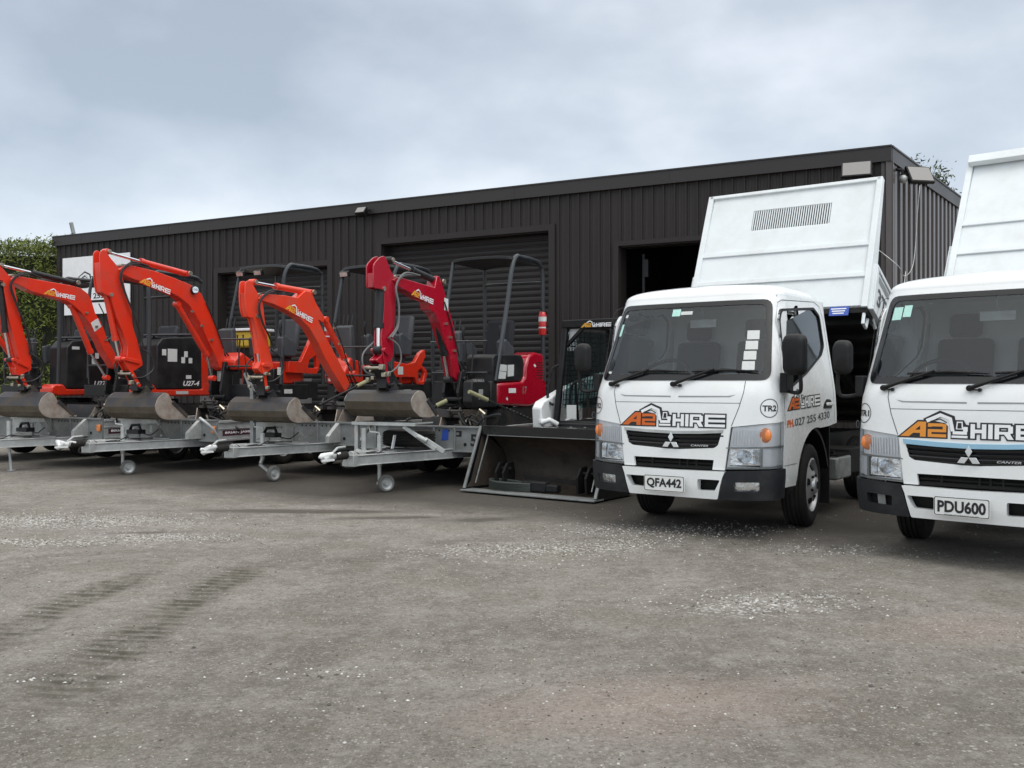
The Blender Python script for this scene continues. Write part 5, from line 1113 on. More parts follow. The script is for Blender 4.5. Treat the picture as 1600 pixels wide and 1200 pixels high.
    for s_ in (-1, 1):
        slab(b, [(seat_t - .30, seat_z), (seat_t - .34, seat_z + .30), (seat_t - .25, seat_z + .34), (seat_t - .0, seat_z + .22), (seat_t, seat_z)], seat_w + s_ * .30 - .06, seat_w + s_ * .30 + .06, Pw)
    slab(b, [(pt - .05, seat_z - .25), (pt - .10, seat_z + .42), (pt + .0, seat_z + .45), (pt + .06, seat_z - .25)], -.42 + (.1 if big else 0), -.12, Pw)
    b.build('console', 'machg' if k != 0 else 'machg', X, bevel=.02)
    b = B()
    for w_ in (seat_w - .3, seat_w + .3): b.tube(smoothpath([Pw(seat_t - .28, seat_z + .30, w_), Pw(seat_t - .33, seat_z + .40, w_), Pw(seat_t - .31, seat_z + .52, w_)], 3), [.02, .015, .013, .015, .024, .028, .026], 7)
    for w_ in (-.32, -.24, -.16): b.tube([Pw(pt - .02, seat_z + .42, w_), Pw(pt + .02, seat_z + .60, w_)], [.009, .016], 6)
    b.tube([Pw(pt, seat_z - .3, -.02), Pw(pt - .08, seat_z + .25, -.02), Pw(pt - .08, seat_z + .33, -.02)], [.008, .008, .014], 6); b.tube([Pw(pt, seat_z - .3, .10), Pw(pt - .08, seat_z + .25, .10), Pw(pt - .08, seat_z + .33, .10)], [.008, .008, .014], 6)
    b.build('lever', 'machb', X, each=True)
    b = B(); zt = {0: 1.95, 1: 1.98, 2: 1.95, 3: 1.80, 4: 1.83}[k]; wl_, wr_ = (-.62, .30) if big else (-.44, .42)
    b.tube(smoothpath([Pw(pt - .25, 1.25, wl_), Pw(pt - .28, zt - .05, wl_), Pw(pt - .28, zt, wl_ + .06), Pw(pt - .28, zt, wr_)], 5), .014, 6); b.tube([Pw(pt - .27, zt - .42, wl_), Pw(pt - .27, zt - .42, wr_)], .014, 6); b.tube([Pw(pt - .28, zt, wr_ - .2), Pw(pt - .26, zt - .45, wr_ - .25)], .012, 6); b.build('front_rail', 'tube', X)
    # --- canopy
    if big: tF, tR, zc, zb, wc = 1.98, 3.05, 3.02, 1.25, .68
    elif k == 4: tF, tR, zc, zb, wc = 2.50, 3.42, 3.00, 1.30, .48
    elif k == 3: tF, tR, zc, zb, wc = 2.35, 3.35, 3.02, 1.20, .48
    else: tF, tR, zc, zb, wc = 2.62, 3.50, 3.14, 1.25, .48
    b = B(); sheet(b, roundpoly([(-wc, tF - .04), (wc, tF - .04), (wc, tR + .02), (-wc, tR + .02)], .08), [], lambda x, y, d: Pw(y, zc + .03 + d - .03 * abs(x / wc) ** 3, x), .02, .04, (.12, .3)); b.build('canopy_roof', 'tube' if k != 4 else 'machb', X, bevel=.008)
    b = B(); lean = .50 if k == 4 else (.05 if big else .10)
    b.tube(smoothpath([Pw(tF - lean, zb, wc), Pw(tF - lean * .35, zc - .7, wc), Pw(tF - .03, zc - .18, wc), Pw(tF + .10, zc + .03, wc), Pw(tF + .3, zc + .05, wc), Pw(tR - .2, zc + .05, wc), Pw(tR - .02, zc + .0, wc), Pw(tR + .06, zc - .2, wc), Pw(tR + .08, zb + .3, wc), Pw(tR + .08, zb, wc)], 6), .032, 8)
    b.tube(smoothpath([Pw(tF - .33 if not big else tF - .08, zb + .1, -wc), Pw(tF - .22 if not big else tF - .06, zc - .9, -wc), Pw(tF - .05, zc - .25, -wc), Pw(tF + .02, zc, -wc)], 5), .026, 8); b.tube([Pw(tR, zc, -wc + .02), Pw(tR, zb, -wc + .02)], .030, 8)
    b.tube([Pw(tR + .05, zc - .25, wc), Pw(tR, zc - .25, -wc)], .025, 8); b.tube([Pw(tR + .07, zc - .95, wc), Pw(tR, zc - .95, -wc)], .02, 8); b.build('canopy_frame', 'tube', X)
    for w_ in ((-wc + .08, -.02) if k in (2,) else (-wc + .08,) if k == 3 else ()):
        b = B(); b.T = Matrix.Translation(Pw(tF - .06, zc - .07, w_)) @ Matrix.Rotation(R(18), 4, 'X'); b.box((0, 0, 0), (.17, .07, .09)); o = b.build('work_light', 'machb', X, bevel=.015)
        b = B(); b.T = Matrix.Translation(Pw(tF - .06, zc - .07, w_)) @ Matrix.Rotation(R(18), 4, 'X'); b.box((0, -.037, 0), (.14, .008, .065)); b.build('lens', 'refl', o, smooth=0)
    # --- swing post, boom, arm, rams
    foot = Vector((m['boom'][0][0], 0)); fz = min(m['boom'], key=lambda p: p[1]); ft, fzz = fz[0] + .04, fz[1] + .04
    b = B()
    for s_ in (-1, 1): slab(b, [(ft + .32, .98), (ft - .06, 1.00), (ft - .14, 1.14), (ft - .06, fzz + .10), (ft + .06, fzz + .10), (ft + .12, 1.18), (ft + .32, 1.16)], s_ * .11 - .022, s_ * .11 + .022)
    b.tube([P(ft + .22, .93), P(ft + .22, 1.2)], .09, 14); b.tube([P(ft, fzz, -.16), P(ft, fzz, .16)], .035, 12); b.tube([P(ft - .08, 1.06, -.15), P(ft - .08, 1.06, .15)], .03, 10); b.build('swing_post', 'machb', X, bevel=.008)
    th = .085 if big or k == 2 else .07
    b = B(); slab(b, m['boom'], -th, th); bo = b.build('boom', col, X, bevel=.007)
    b = B()
    for w_ in (-th - .012, th + .012):
        for q in (m['stick'][-1], (ft, fzz)): b.tube([P(q[0], q[1], w_ - .012), P(q[0], q[1], w_ + .012)], .035, 12)
    b.build('pivot_pin', 'brass', bo, each=True)
    # logo along the upper boom
    (t0_, z0_), (t1_, z1_) = m['decal']; d_ = Vector((t1_ - t0_, z1_ - z0_)); L_ = d_.length; d_.normalize(); n_ = Vector((-d_.y, d_.x))
    f = lambda x, y, d: P(t0_ + d_.x * x + n_.x * y, z0_ + d_.y * x + n_.y * y, th + d)
    b = B(); logo(b, lambda x, y, d: f(x, y * 1.15 - .075, d), 0, 0, L_, off=.002); b.build('boom_logo', ['maroon' if k == 4 else 'orange', 'logogold', 'logow'], bo, smooth=0, fix=False)
    if k in (1, 4):
        b = B(); q = {1: (1.53, 2.13), 4: (1.40, 2.30)}[k]
        ang = R(-58) if k == 1 else R(-80); ux, uz = math.cos(ang), math.sin(ang); pts = [(q[0] + ux * x - uz * y * -1, q[1] + uz * x + ux * y) for x, y in ((-.07, -.075), (.07, -.075), (.07, .075), (-.07, .075))] if k == 1 else [(q[0] - .05, q[1] - .08), (q[0] + .05, q[1] - .09), (q[0] + .05, q[1] + .07), (q[0] - .05, q[1] + .08)]
        if k == 1: pts = [(1.33, 2.22), (1.46, 2.30), (1.53, 2.17), (1.40, 2.08)]
        sheet(b, pts, [], lambda x, z, d: P(x, z, th + d), .002, 0, None); b.build('paper_label', 'label', bo, smooth=0)
    if k in (2, 0):
        b = B(); b.tube([P(1.223, 2.673, th), P(1.21, 2.67, th + .05)], .062, 16); o = b.build('boom_light', 'machb', bo); b = B(); b.tube([P(1.209, 2.67, th + .051), P(1.207, 2.67, th + .058)], .05, 16); b.build('lens', 'refl', o)
    ta = th - .015
    # the arm is two side plates with a narrower box between them, open at the head
    pv = m['boom'][1]; zcut = pv[1] + .02; cxx = sum(p[0] for p in m['arm']) / len(m['arm']); core = []
    A_ = m['arm']; n_a = len(A_)
    for i in range(n_a):
        p0, p1 = A_[i], A_[(i + 1) % n_a]
        if p0[1] <= zcut: core.append(p0)
        if (p0[1] - zcut) * (p1[1] - zcut) < 0: u_ = (zcut - p0[1]) / (p1[1] - p0[1]); core.append((p0[0] + (p1[0] - p0[0]) * u_, zcut))
    def shrink(P_, e):
        o_ = []; n_p = len(P_)
        ar_ = sum(P_[i][0] * P_[(i + 1) % n_p][1] - P_[(i + 1) % n_p][0] * P_[i][1] for i in range(n_p)); sg_ = 1 if ar_ > 0 else -1
        for i in range(n_p):
            a__, c__ = Vector(P_[i - 1]), Vector(P_[(i + 1) % n_p]); d__ = (c__ - a__); 
            if d__.length < 1e-6: continue
            d__.normalize(); o_.append((P_[i][0] - d__.y * e * sg_, P_[i][1] + d__.x * e * sg_))
        return o_
    b = B(); side_ = roundpoly(m['arm'], .035, 2)
    for s_ in (-1, 1): slab(b, side_, s_ * ta - s_ * .016, s_ * ta)
    slab(b, shrink(core, .014), -ta + .016, ta - .016); ar = b.build('arm', col, X, bevel=.004)
    b = B(); tp_ = max(m['arm'], key=lambda p: p[1])
    for q in (m['stick'][0], m['bcyl'][0], pv): b.tube([P(q[0], q[1], -ta - .012), P(q[0], q[1], ta + .012)], .028, 12)
    b.build('arm_pin', 'brass', ar, each=True)
    def ram(name, q, r, c1, rodfirst, parent, w=0, rr=None):
        q = [Vector((a_, c_)) for a_, c_ in q]; b = B()
        body = (q[1], q[2]) if rodfirst else (q[0], q[1]); rod = (q[0], q[1]) if rodfirst else (q[1], q[2])
        b.tube([P(*body[0], w), P(*body[1], w)], r, 14); d__ = (body[1] - body[0]).normalized(); e0, e1 = (body[0], body[0] + d__ * .06) if rodfirst else (body[1] - d__ * .06, body[1]); b.tube([P(*e0, w), P(*e1, w)], r * 1.15, 14)
        for e_ in (q[0], q[2]): b.tube([P(*e_, w - .05), P(*e_, w + .05)], r * .95, 12)
        o = b.build(name, c1, X); b = B(); b.tube([P(*rod[0], w), P(*rod[1], w)], r * .48, 10); b.build('rod', 'steel', o)
    dk = {0: 'orange', 1: 'machb', 2: 'orange', 3: 'orange2', 4: 'machb'}[k]
    ram('arm_ram', m['stick'], .043, dk, True, X); ram('bucket_ram', m['bcyl'], .042 if k != 4 else .055, dk if k != 1 else 'machb', False, X, -.03 if k == 2 else 0)
    lc = {0: 'orange', 1: 'orange', 2: 'orange', 3: 'orange2', 4: 'machb'}[k]; ram('lift_ram', m['lift'], .045, lc, False, X, 0)
    # --- bucket with link and hitch
    ab = max(m['arm'], key=lambda p: -p[1] + p[0] * .3)
    b1 = m['bcyl'][-1]; at, azz = (min(p[0] for p in m['arm'] if p[1] < 1.65) + .12), min(p[1] for p in m['arm'])
    if k == 4: prof = [(.122, 1.192), (.224, 1.171), (.288, 1.08), (.393, .967), (.512, .886), (.34, .864), (.135, .878), (-.015, .964), (-.064, 1.059), (.01, 1.152)]; W_ = .47
    else:
        base = [(.045, 1.091), (.111, 1.073), (.179, .972), (.282, .881), (.447, .78), (.316, .757), (.179, .757), (.078, .757), (-.022, .781), (-.087, .837), (-.123, .914), (-.071, 1.022)]
        prof = base if k == 3 else [(.23 + 1.05 * p[0], .757 + (p[1] - .757) * 1.15) for p in base]; W_ = .50
    cx = sum(p[0] for p in prof) / len(prof); cz = sum(p[1] for p in prof) / len(prof)
    shell = prof[4:] + prof[:2] if k != 4 else prof[4:] + prof[:2]
    inner = [(p[0] + (cx - p[0]) * .06, p[1] + (cz - p[1]) * .06) for p in shell]
    b = B(); nS = len(shell)
    vs = [P(p[0], p[1], w) for w in (-W_, W_) for p in shell] + [P(p[0], p[1], w) for w in (-W_, W_) for p in inner]
    for i in range(nS - 1):
        b_f = [(i, i + 1, nS + i + 1, nS + i), (2 * nS + i, 3 * nS + i, 3 * nS + i + 1, 2 * nS + i + 1)]; b.f += b_f; lo_ = shell[i][1] + shell[i + 1][1] < 2 * (min(q_[1] for q_ in prof) + .17); b.fm += [1 if lo_ else 0, 1]
    b.f += [(0, nS, 3 * nS, 2 * nS), (nS - 1, 3 * nS - 1, 4 * nS - 1, 2 * nS - 1)]; b.fm += [1, 0]; b.v = [tuple(v) for v in vs]
    bk = b.build('bucket', ['bucket', 'brust'], X, smooth=14)
    for s_ in (-1, 1):
        b = B(); slab(b, roundpoly(prof, .04), s_ * W_ - .007, s_ * W_ + .007); b.build('side_plate', 'bucks', bk, smooth=0, bevel=.003)
        b = B(); tip = prof[4]; pu = prof[2]; b.bar(P(pu[0], pu[1], s_ * (W_ + .012)), P(tip[0] - .01, tip[1] + .01, s_ * (W_ + .012)), .014, .05); b.build('side_cutter', 'bucket', bk, bevel=.002)
    b = B(); tip = prof[4]; b.bar(P(tip[0], tip[1] - .004, -W_), P(tip[0], tip[1] - .004, W_), .10, .018); b.build('cutting_edge', 'bucks', bk)
    topz = prof[0][1]; tt = prof[0][0]; az_, at_ = azz, at
    b = B()
    for s_ in (-1, 1):
        slab(b, [(tt - .10, topz - .16), (tt - .02, topz + .03), (tt + .05, topz + .10), (tt + .13, topz + .02), (tt + .10, topz - .10)], s_ * .09 - .012, s_ * .09 + .012)
    b.build('bucket_ears', 'bucket', bk, smooth=0)
    b = B(); c0 = (tt + .04, topz + .06)
    slab(b, [(c0[0] - .13, c0[1] - .04), (c0[0] - .12, c0[1] + .07), (at_ - .08, az_ + .02), (at_ + .10, az_ + .04), (c0[0] + .16, c0[1] + .03), (c0[0] + .13, c0[1] - .05)], -.07, .07)
    b.tube([P(c0[0] - .08, c0[1], -.14), P(c0[0] - .08, c0[1], .14)], .022, 10); b.tube([P(c0[0] + .10, c0[1], -.14), P(c0[0] + .10, c0[1], .14)], .022, 10); b.build('quick_hitch', 'machb', X, bevel=.01)
    b = B(); random.seed(40 + k)
    for _ in range(7): b.box(P(at_ + random.uniform(-.12, .14), az_ + random.uniform(-.16, .03), random.choice((-.1, .1, .12))), (random.uniform(.02, .06),) * 3)
    b.tube([P(at_ - .1, az_ - .02, -.12), P(at_ - .1, az_ - .02, .12)], .02, 8); b.build('hitch_fittings', 'brass', X, bevel=.006)
    b = B()
    for s_ in (-1, 1): b.bar(P(b1[0], b1[1], s_ * .085), P(at_ + .10, az_ + .14, s_ * .085), .02, .05); b.bar(P(b1[0], b1[1], s_ * .065), P(c0[0] - .08, c0[1] + .02, s_ * .065), .02, .05)
    b.tube([P(b1[0], b1[1], -.1), P(b1[0], b1[1], .1)], .028, 10); b.build('bucket_link', col, X, bevel=.004)
    # --- hoses
    tipb = m['boom'][1]; e1_ = m['stick'][1]; s0 = m['stick'][0]
    b = B()
    for w_, o_ in ((th + .02, 0), (th + .035, .03), (-th - .02, 0)):
        b.tube(smoothpath([P(e1_[0] + .1, e1_[1] - .06, w_ * .6), P(tipb[0] + .12, tipb[1] + .03 + o_, w_), P(tipb[0] - .04 - o_, tipb[1] - .12, w_), P(tipb[0] + .02 - o_, tipb[1] - .35, w_), P((tipb[0] + at_) / 2 + .12, (tipb[1] + az_) / 2 - .05, w_), P(at_ + .10 + o_, az_ + .34, w_)], 6), .011, 6)
    b.tube(smoothpath([P(at_ + .10, az_ + .34, ta + .02), P(at_ + .26, az_ + .24, ta + .06), P(at_ + .30, az_ + .06, ta + .06), P(at_ + .16, az_ - .06, ta + .03), P(at_, az_ - .08, ta)], 6), .010, 6)
    b.tube(smoothpath([P(at_ + .05, az_ + .30, -ta - .02), P(at_ - .14, az_ + .14, -ta - .06), P(at_ - .12, az_ - .05, -ta - .05), P(at_, az_ - .1, -ta)], 6), .010, 6)
    if k == 4: pass
    b.build('hose', 'hoseg' if k == 4 else 'hose', X, each=True)
    b = B()
    for i, w_ in enumerate((-.05, 0, .05)): b.tube(smoothpath([P(ft + .05, fzz + .25, w_), P(ft + .18, fzz + .05, w_ * 1.6), P(ft + .14, 1.1, w_ * 2), P(ft + .35, 1.12, w_ * 2.4)], 6), .013, 6)
    b.tube(smoothpath([P(ft - .05, fzz + .3, th + .02), P(ft - .25, fzz + .72, th + .015), P(ft - .42, fzz + 1.0, th + .015)], 6), .009, 6); b.build('hose', 'hose', X, each=True)
    b = B()
    for i in range(3):
        t = .35 + .22 * i; q0, q1 = Vector((ft, fzz)), Vector(m['lift'][0]); q = q0.lerp(q1, t); b.box(P(q.x + .02, q.y + .1, th + .012), (.02, .05, .03))
    b.build('hose_clamp', 'brass', bo, each=True)
    return X
for k in (4, 3, 2, 1, 0): make_exc(k)
def tl(k, t, w, z):
    a = math.radians(AZ); return (J[k][0] + t * math.sin(a) + w * math.cos(a), J[k][1] + t * math.cos(a) - w * math.sin(a), z)
for k, t, w, z, lb in ((4, 3.50, .47, 1.98, 'red fire extinguisher on the rear canopy post of the crimson excavator'), (2, 3.62, .72, 1.95, 'red fire extinguisher behind the seat of the middle orange excavator')):
    e_ = thing('fire_extinguisher', lb, 'fire extinguisher', tl(k, t, w, z), -R(AZ), 'fire extinguishers on the excavators')
    b = B(); b.tube([(0, 0, 0), (0, 0, .015), (0, 0, .30), (0, 0, .34), (0, 0, .36)], [.05, .058, .058, .042, .018], 16); b.build('cylinder', 'red', e_, smooth=50)
    b = B(); b.tube([(0, 0, .10), (0, 0, .12)], .0595, 16); b.tube([(0, 0, .20), (0, 0, .27)], .0595, 16); b.build('label', 'label', e_)
    b = B(); b.box((0, 0, .385), (.03, .09, .03)); b.box((0, -.04, .405), (.02, .10, .012), Matrix.Translation((0, -.04, .41)) @ Matrix.Rotation(R(14), 4, 'X')); b.tube(smoothpath([(0, .04, .38), (.05, .06, .34), (.07, .03, .2), (.06, 0, .1)], 5), .009, 6); b.build('valve', 'blackp', e_)
# --- spare digging buckets lying on the trailers
def spare(k, t, w, z, rz, wd, lb, s=1.):
    e_ = thing('digging_bucket', lb, 'bucket', tl(k, t, w, z), -R(AZ) + R(rz), 'spare digging buckets lying on the trailers')
    pr_ = [(-.22, .0), (.10, -.0), (.20, .05), (.24, .14), (.20, .26), (.10, .33), (-.02, .34)]; pr_ = [(p[0] * s, p[1] * s) for p in pr_]
    b = B(); n = len(pr_); inn = [(p[0] * .93, .02 + p[1] * .93) for p in pr_]
    b.v = [(w_, p[0], p[1]) for w_ in (-wd / 2, wd / 2) for p in pr_] + [(w_, p[0], p[1]) for w_ in (-wd / 2, wd / 2) for p in inn]
    for i in range(n - 1): b.f += [(i, i + 1, n + i + 1, n + i), (2 * n + i, 3 * n + i, 3 * n + i + 1, 2 * n + i + 1)]; b.fm += [0, 0]
    b.build('shell', 'bucket', e_, smooth=35)
    for s_ in (-1, 1): b = B(); b.prism(pr_, s_ * wd / 2 - .006, s_ * wd / 2 + .006, lambda x, y, d: Vector((d, x, y))); b.build('side_plate', 'bucks', e_, smooth=0)
    b = B()
    for s_ in (-1, 1): b.prism([(.0, .33), (-.02, .45), (.05, .50), (.16, .44), (.20, .26)], s_ * .07 - .009, s_ * .07 + .009, lambda x, y, d: Vector((d, x * s, y * s)))
    b.tube([(-.1, .02 * s, .44 * s), (.1, .02 * s, .44 * s)], .018, 8); b.tube([(-.1, .13 * s, .40 * s), (.1, .13 * s, .40 * s)], .018, 8); b.build('ears', 'bucket', e_, smooth=0)
    b = B()
    for i in range(4): x_ = -wd / 2 + .03 + (wd - .06) * i / 3; b.prism([(-.22 * s, -.0), (-.34 * s, .008), (-.22 * s, .03)], x_ - .02, x_ + .02, lambda x, y, d: Vector((d, x, y)))
    b.build('tooth', 'bucks', e_, smooth=0, each=True)
spare(3, 1.22, .10, .56, 20, .30, 'narrow black digging bucket beside the low orange boom, left of the rusty one')
spare(3, 1.25, .52, .56, -15, .38, 'wider brown rusty digging bucket under the foot of the low orange boom')
spare(2, 1.25, .35, .56, 30, .30, 'dark digging bucket behind the headboard of the trailer with the curved pale lever')
spare(1, 1.25, .40, .56, -20, .32, 'dark digging bucket behind the headboard of the trailer on the prop stand')
spare(4, 1.30, .25, .56, 10, .34, 'dark digging bucket under the crimson boom on the trailer with the spare tyre', .8)
# chain binders holding the machines down
b_ = [(4, [(1.42, .66, .78), (1.05, .40, 1.28)], 'yellow handled lever chain binder slanting by the crimson excavator', 1), (4, [(1.0, .86, .76), (1.15, .62, 1.05)], 'second', 0)]
def binder(k, a_, c_, lb, cat='chain binder'):
    e_ = thing('chain_binder', lb, cat, tl(k, *a_), 0, 'lever binders holding the machines down'); p0 = Vector(tl(k, *a_)); p1 = Vector(tl(k, *c_)) - p0
    b = B(); b.tube([Vector((0, 0, 0)), p1], .014, 7); n = 9
    for i in range(n): q = p1 * (i / n) * .55; b.ball(q, .022, 5)
    b.build('bar', 'machb', e_); b = B(); b.tube([p1 * .82, p1 * 1.12], .028, 10); b.build('grip', mat('binder_grip', (.30, .29, .16), .7) if 'binder_grip' not in bpy.data.materials else bpy.data.materials['binder_grip'], e_)
binder(4, (2.35, .88, .76), (1.35, .55, 1.12), 'lever binder with dull yellow grip sloping from the crimson excavator to the trailer edge')
binder(4, (1.05, -.30, .80), (1.35, .05, 1.02), 'short pale lever binder between the crimson boom foot and its mud bucket')
binder(3, (.75, .35, .98), (1.55, .50, 1.28), 'grey lever binder rising to the foot of the lowest orange boom')
# small yellow machine seen between the canopy posts
ym = thing('yellow_machine', 'yellow tanked machine with a white lid standing against the workshop wall', 'machine', tl(2, 4.95, -2.35, 0), -R(AZ))
b = B(); b.span((-.30, -.2, 1.95), (.42, .3, 2.28)); b.build('tank', 'yellow', ym, bevel=.05)
b = B(); b.span((-.34, -.24, 2.28), (.46, .34, 2.33)); b.build('lid', 'logow', ym, bevel=.01)
b = B(); b.span((-.25, -.15, .9), (.38, .25, 1.95)); b.span((-.4, -.25, 0), (.5, .35, .9)); b.tube([(-.3, -.22, .9), (-.3, -.22, 1.95)], .02, 6); b.build('frame', 'frame', ym, bevel=.01)

# tangled lashing chains on the decks
for k, t, w, lb in ((3, 1.05, -.05, 'tangled dark lashing chain behind the guide post trailer headboard'), (2, 1.15, .62, 'tangled dark lashing chain by the marker lamp under the boom with a lamp'), (1, 1.10, .62, 'tangled dark lashing chain behind the headboard of the prop stand trailer'), (4, 1.15, .62, 'tangled dark lashing chain under the crimson excavator')):
    e_ = thing('lashing_chain', lb, 'chain', tl(k, t, w, .56), -R(AZ), 'lashing chains heaped on the trailer decks'); random.seed(70 + k); b = B()
    for q in range(4):
        P_ = [Vector((random.gauss(0, .14), random.gauss(0, .08), random.uniform(.02, .36))) for _ in range(7)]; P_[0].z = P_[-1].z = .02; b.tube(smoothpath(P_, 5), .014, 5)
    b.build('chain', 'machb', e_)
    b = B(); b.tube([(.05, 0, .3), (.12, -.05, .38), (.17, -.02, .33)], .02, 6); b.tube([(-.15, .05, .02), (-.2, 0, .24)], .016, 6); b.build('hook', 'brass', e_)
# ------------------------------------------------------------------ skid steer loader
# frame: origin under the middle of the bucket lip; x = viewer's right, y = backwards
LD = thing('skid_steer_loader', 'white skid steer loader with black wire cage and big empty black bucket on the ground', 'loader', (.155, 10.59, 0), -R(36.5))
W_ = .90
b = B()
outer = [(0, .03), (.0, .012), (.72, .012), (.86, .10), (.90, .30), (.80, .55), (.40, .755), (.33, .755)]
for s_ in (-1, 1):
    b.prism([(.0, .015), (.72, .015), (.86, .10), (.90, .30), (.80, .55), (.42, .76), (.34, .76), (.05, .14)], s_ * W_ - .012, s_ * W_ + .012, lambda x, y, d: Vector((d, x, y)))
b.build('bucket_side', 'gloss', LD, smooth=0)
b = B()
for s_ in (-1, 1): b.prism([(.04, .05), (.62, .04), (.80, .14), (.83, .28), (.75, .45), (.40, .66), (.34, .66), (.12, .12)], s_ * (W_ - .016), s_ * (W_ - .013), lambda x, y, d: Vector((d, x, y)))
b.build('bucket_cheek', 'ldrin', LD, smooth=0)
b = B(); pr_ = [(.0, .012), (.45, .015), (.66, .03), (.80, .12), (.84, .28), (.76, .45), (.56, .62), (.38, .72)]
vs = [(w, p[0], p[1]) for w in (-W_, W_) for p in pr_]; n = len(pr_); b.add(vs, [(i, i + 1, n + i + 1, n + i) for i in range(n - 1)]); ins = b.build('bucket_inside', 'ldrin', LD, smooth=50)
b = B(); pr2 = [(.70, .0), (.87, .10), (.90, .30), (.81, .52), (.42, .765)]; n = len(pr2); b.add([(w, p[0], p[1]) for w in (-W_, W_) for p in pr2], [(i, i + 1, n + i + 1, n + i) for i in range(n - 1)]); b.build('bucket_back', 'machb', LD, smooth=50)
b = B(); b.span((-W_ - .014, .32, .655), (W_ + .014, .345, .765)); b.span((-W_ - .014, .345, .745), (W_ + .014, .45, .765)); b.build('top_beam', 'gloss', LD, smooth=0, bevel=.004)
b = B()
for s_ in (-1, 1): b.bar((s_ * (W_ + .0), .01, .04), (s_ * (W_ + .0), .33, .76), .034, .018); b.bar((s_ * (W_ - .10), .10, .10), (s_ * (W_ - .10), .345, .655), .012, .012)
b.bar((-W_ + .1, .318, .652), (W_ - .1, .318, .652), .008, .008); b.build('rim_edge', 'galvd', LD)
b = B(); b.span((-W_ - .02, -.05, .012), (W_ + .02, .16, .03)); b.build('cutting_edge', 'galvd', LD, bevel=.004)
# cab and cage
cw = .45; A0 = Vector((0, 1.29, .82)); 
b = B()
for s_ in (-1, 1):
    b.bar((s_ * cw, 1.27, .70), (s_ * cw, 1.50, 2.0), .075, .06); b.bar((s_ * cw, 1.50, 2.0), (s_ * cw, 2.55, 2.02), .07, .07); b.bar((s_ * cw, 2.55, 2.0), (s_ * cw, 2.75, .8), .07, .07); b.bar((s_ * cw, 1.48, 1.72), (s_ * (cw - .30), 1.50, 2.0), .045, .05); b.bar((s_ * cw, 1.45, 1.74), (s_ * cw, 1.68, 2.0), .04, .04)
b.bar((-cw - .03, 1.50, 2.02), (cw + .03, 1.50, 2.02), .09, .10); b.span((-cw, 1.50, 2.0), (cw, 2.6, 2.05)); b.bar((-cw, 1.27, .72), (cw, 1.27, .72), .05, .05); b.build('cab_frame', 'blackp', LD, bevel=.012)
b = B(); b.add([(-cw + .05, 1.485, 1.76), (-cw + .05, 1.515, 1.96), (-cw + .24, 1.515, 1.96)], [(0, 1, 2)]); b.build('mirror_plate', 'galv', LD, smooth=0)
b = B(); f = lambda x, y, d: Vector((-.20 + x, 1.45 - d, 1.985 + y)); logo(b, f, 0, -.02, .46, off=.006); b.build('roof_logo', ['ink', 'logogold', 'logow'], LD, smooth=0, fix=False)
# side wire mesh (both sides)
for s_ in (-1, 1):
    b = B(); x_ = s_ * (cw - .02)
    for i in range(15): y_ = 1.52 + i * .068; b.tube([(x_, y_ - .12, .98), (x_, y_, 1.92)], .0055, 4, False)
    for i in range(16): z_ = 1.0 + i * .062; b.tube([(x_, 1.42 + (z_ - 1) * .12, z_), (x_, 2.52, z_)], .0055, 4, False)
    b.build('side_mesh', 'blackp', LD, smooth=0)
b = B(); b.add([(cw - .05, 1.45, .95), (cw - .05, 2.5, .95), (cw - .05, 2.5, 1.95), (cw - .05, 1.55, 1.95)], [(0, 1, 2, 3)]); b.add([(-cw + .01, 1.45, .95), (-cw + .01, 2.5, .95), (-cw + .01, 2.5, 1.95), (-cw + .01, 1.55, 1.95)], [(0, 1, 2, 3)]); b.build('side_glass', 'teal', LD, smooth=0)
b = B(); b.box((0, 2.1, 1.0), (.5, .45, .16)); b.box((0, 2.35, 1.38), (.48, .14, .65)); b.box((0, 2.1, .8), (.5, .5, .3)); b.build('seat', 'seat', LD, bevel=.05)
b = B()
for s_ in (-1, 1): b.tube(smoothpath([(s_ * .33, 1.6, .8), (s_ * .33, 1.55, 1.15), (s_ * .30, 1.5, 1.3)], 4), .018, 7); b.tube(smoothpath([(s_ * .36, 1.45, 1.0), (s_ * .30, 1.42, 1.25), (s_ * .12, 1.42, 1.28), (s_ * .08, 1.44, 1.0)], 5), .016, 6)
b.tube(smoothpath([(-cw - .05, 1.42, 1.50), (-cw - .13, 1.36, 1.42), (-cw - .13, 1.28, 1.08), (-cw - .04, 1.27, 1.0)], 5), .018, 7); b.build('grab_handles', 'blackp', LD)
b = B(); b.span((-.44, 1.30, .45), (.44, 2.6, .80)); b.span((-.40, 1.2, .62), (.40, 1.32, .78)); b.build('cab_floor', 'machb', LD, bevel=.015)
b = B(); f = lambda x, z, d: Vector((x, 1.30 - d, z)); sheet(b, [(-.30, .83), (-.16, .83), (-.16, 1.0), (-.30, 1.0)], [], f, .01, .006, None); b.build('notice', 'label', LD, smooth=0)
b = B(); b.prism([(-.58, 1.15), (-.58, 2.9), (.58, 2.9), (.58, 1.15)], .35, .42, lambda x, y, d: Vector((x, y, d))); b.span((-.44, 2.6, .4), (.44, 3.2, 1.35)); b.build('body', 'white', LD, bevel=.03)
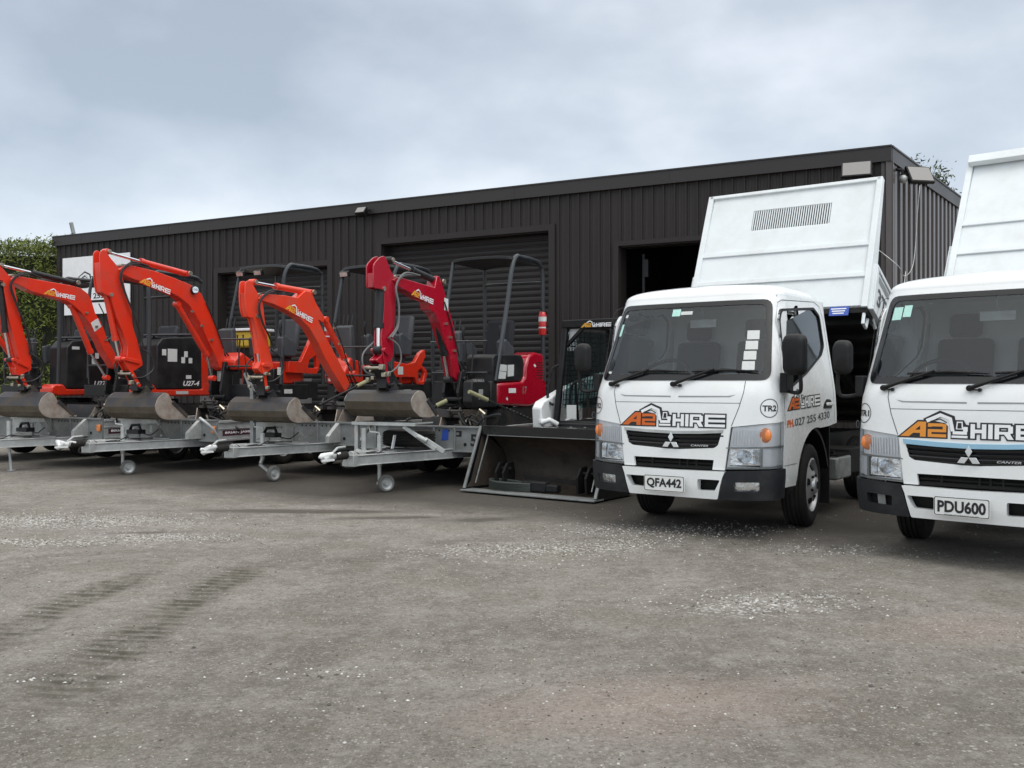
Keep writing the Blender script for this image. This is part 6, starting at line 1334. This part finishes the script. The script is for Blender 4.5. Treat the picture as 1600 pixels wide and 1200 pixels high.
for s_ in (-1, 1):
    b = B(); b.prism([(1.12, .45), (1.09, .70), (1.07, .96), (1.14, 1.04), (1.7, 1.22), (2.7, 1.42), (3.05, 1.38), (3.1, 1.2), (2.6, 1.12), (1.55, .95), (1.40, .80), (1.26, .45)], s_ * .61 - .07, s_ * .61 + .07, lambda x, y, d: Vector((d, x, y))); b.build('lift_arm', 'white', LD, bevel=.018)
    b = B(); b.tube([(s_ * .50, 1.2, .55), (s_ * .50, 1.9, .95)], .035, 10); b.tube([(s_ * .50, 1.02, .78), (s_ * .40, 1.06, .82), (s_ * .34, 1.15, .76)], .035, 8); b.box((s_ * .50, 1.08, .80), (.10, .10, .06)); b.build('ram', 'white', LD, bevel=.01)
    for y_ in (1.55, 2.55):
        M = Matrix.Translation((s_ * .72, y_, .38)) @ Matrix.Scale(s_, 4, (1, 0, 0)); b = B(); b.lathe([(.20, .10), (.24, .13), (.34, .13), (.38, .10), (.38, -.10), (.34, -.13), (.2, -.1)], M, 28)
        for i in range(20): a = 2 * math.pi * i / 20; b.box((0, 0, 0), (.24, .05, .03), M @ Matrix.Rotation(a, 4, 'X') @ Matrix.Translation((0, 0, .385)) @ Matrix.Rotation(.4 * (1 if i % 2 else -1), 4, 'Z'))
        o = b.build('wheel', 'rubber', LD, smooth=40); b = B(); b.lathe([(.21, .09), (.16, .05), (.07, .05), (.06, .09), (0, .09)], M, 20); b.build('rim', 'white', o)
b = B(); b.span((-.50, .86, .30), (.50, .93, .72)); b.span((-.52, .80, .66), (.52, .98, .735)); b.span((-.45, .92, .60), (.45, 1.28, .735)); b.build('attachment_plate', 'machb', LD, bevel=.01)
b = B()
for i in range(4): b.tube([(-.3 + i * .2, 1.08, .735), (-.3 + i * .2, 1.08, .742)], .014, 8)
b.build('step_grips', 'galv', LD)
# things lying in the bucket
ho = thing('rolled_strap', 'dark green rolled strap and hose lying in the left of the loader bucket', 'strap', (.155, 10.59, 0), -R(36.5))
b = B()
for i in range(5): b.tube(smoothpath([(-.05, .16, .05 + i * .018), (-.45, .12 - i * .012, .05 + i * .02), (-.66, .20, .06 + i * .02), (-.60, .34, .06 + i * .018), (-.3, .30, .05 + i * .018), (.2, .26, .05 + i * .01)], 6), .016, 7)
b.build('coil', mat('strap_green', (.035, .045, .04), .6, bump=.4), ho)
b = B(); b.box((-.02, .22, .10), (.34, .12, .12)); b.box((.22, .22, .09), (.16, .10, .09)); b.build('sleeve', 'blackp', ho, bevel=.02)
cb = thing('crossbar', 'dark steel bar with end brackets lying across the loader bucket', 'steel bar', (.155, 10.59, 0), -R(36.5))
b = B(); b.bar((-.25, .34, .19), (.52, .34, .15), .06, .05); b.build('bar', 'frame', cb)
for x_ in (-.62, .52):
    b = B(); b.prism([(.28, .04), (.26, .22), (.34, .33), (.46, .34), (.50, .20), (.46, .04)], x_ - .03, x_ + .0, lambda x, y, d: Vector((d, x, y))); b.prism([(.28, .04), (.26, .22), (.34, .33), (.46, .34), (.50, .20), (.46, .04)], x_ + .08, x_ + .11, lambda x, y, d: Vector((d, x, y))); b.tube([(x_ - .05, .38, .26), (x_ + .14, .38, .26)], .025, 8); b.build('end_bracket', 'frame', cb, bevel=.005)
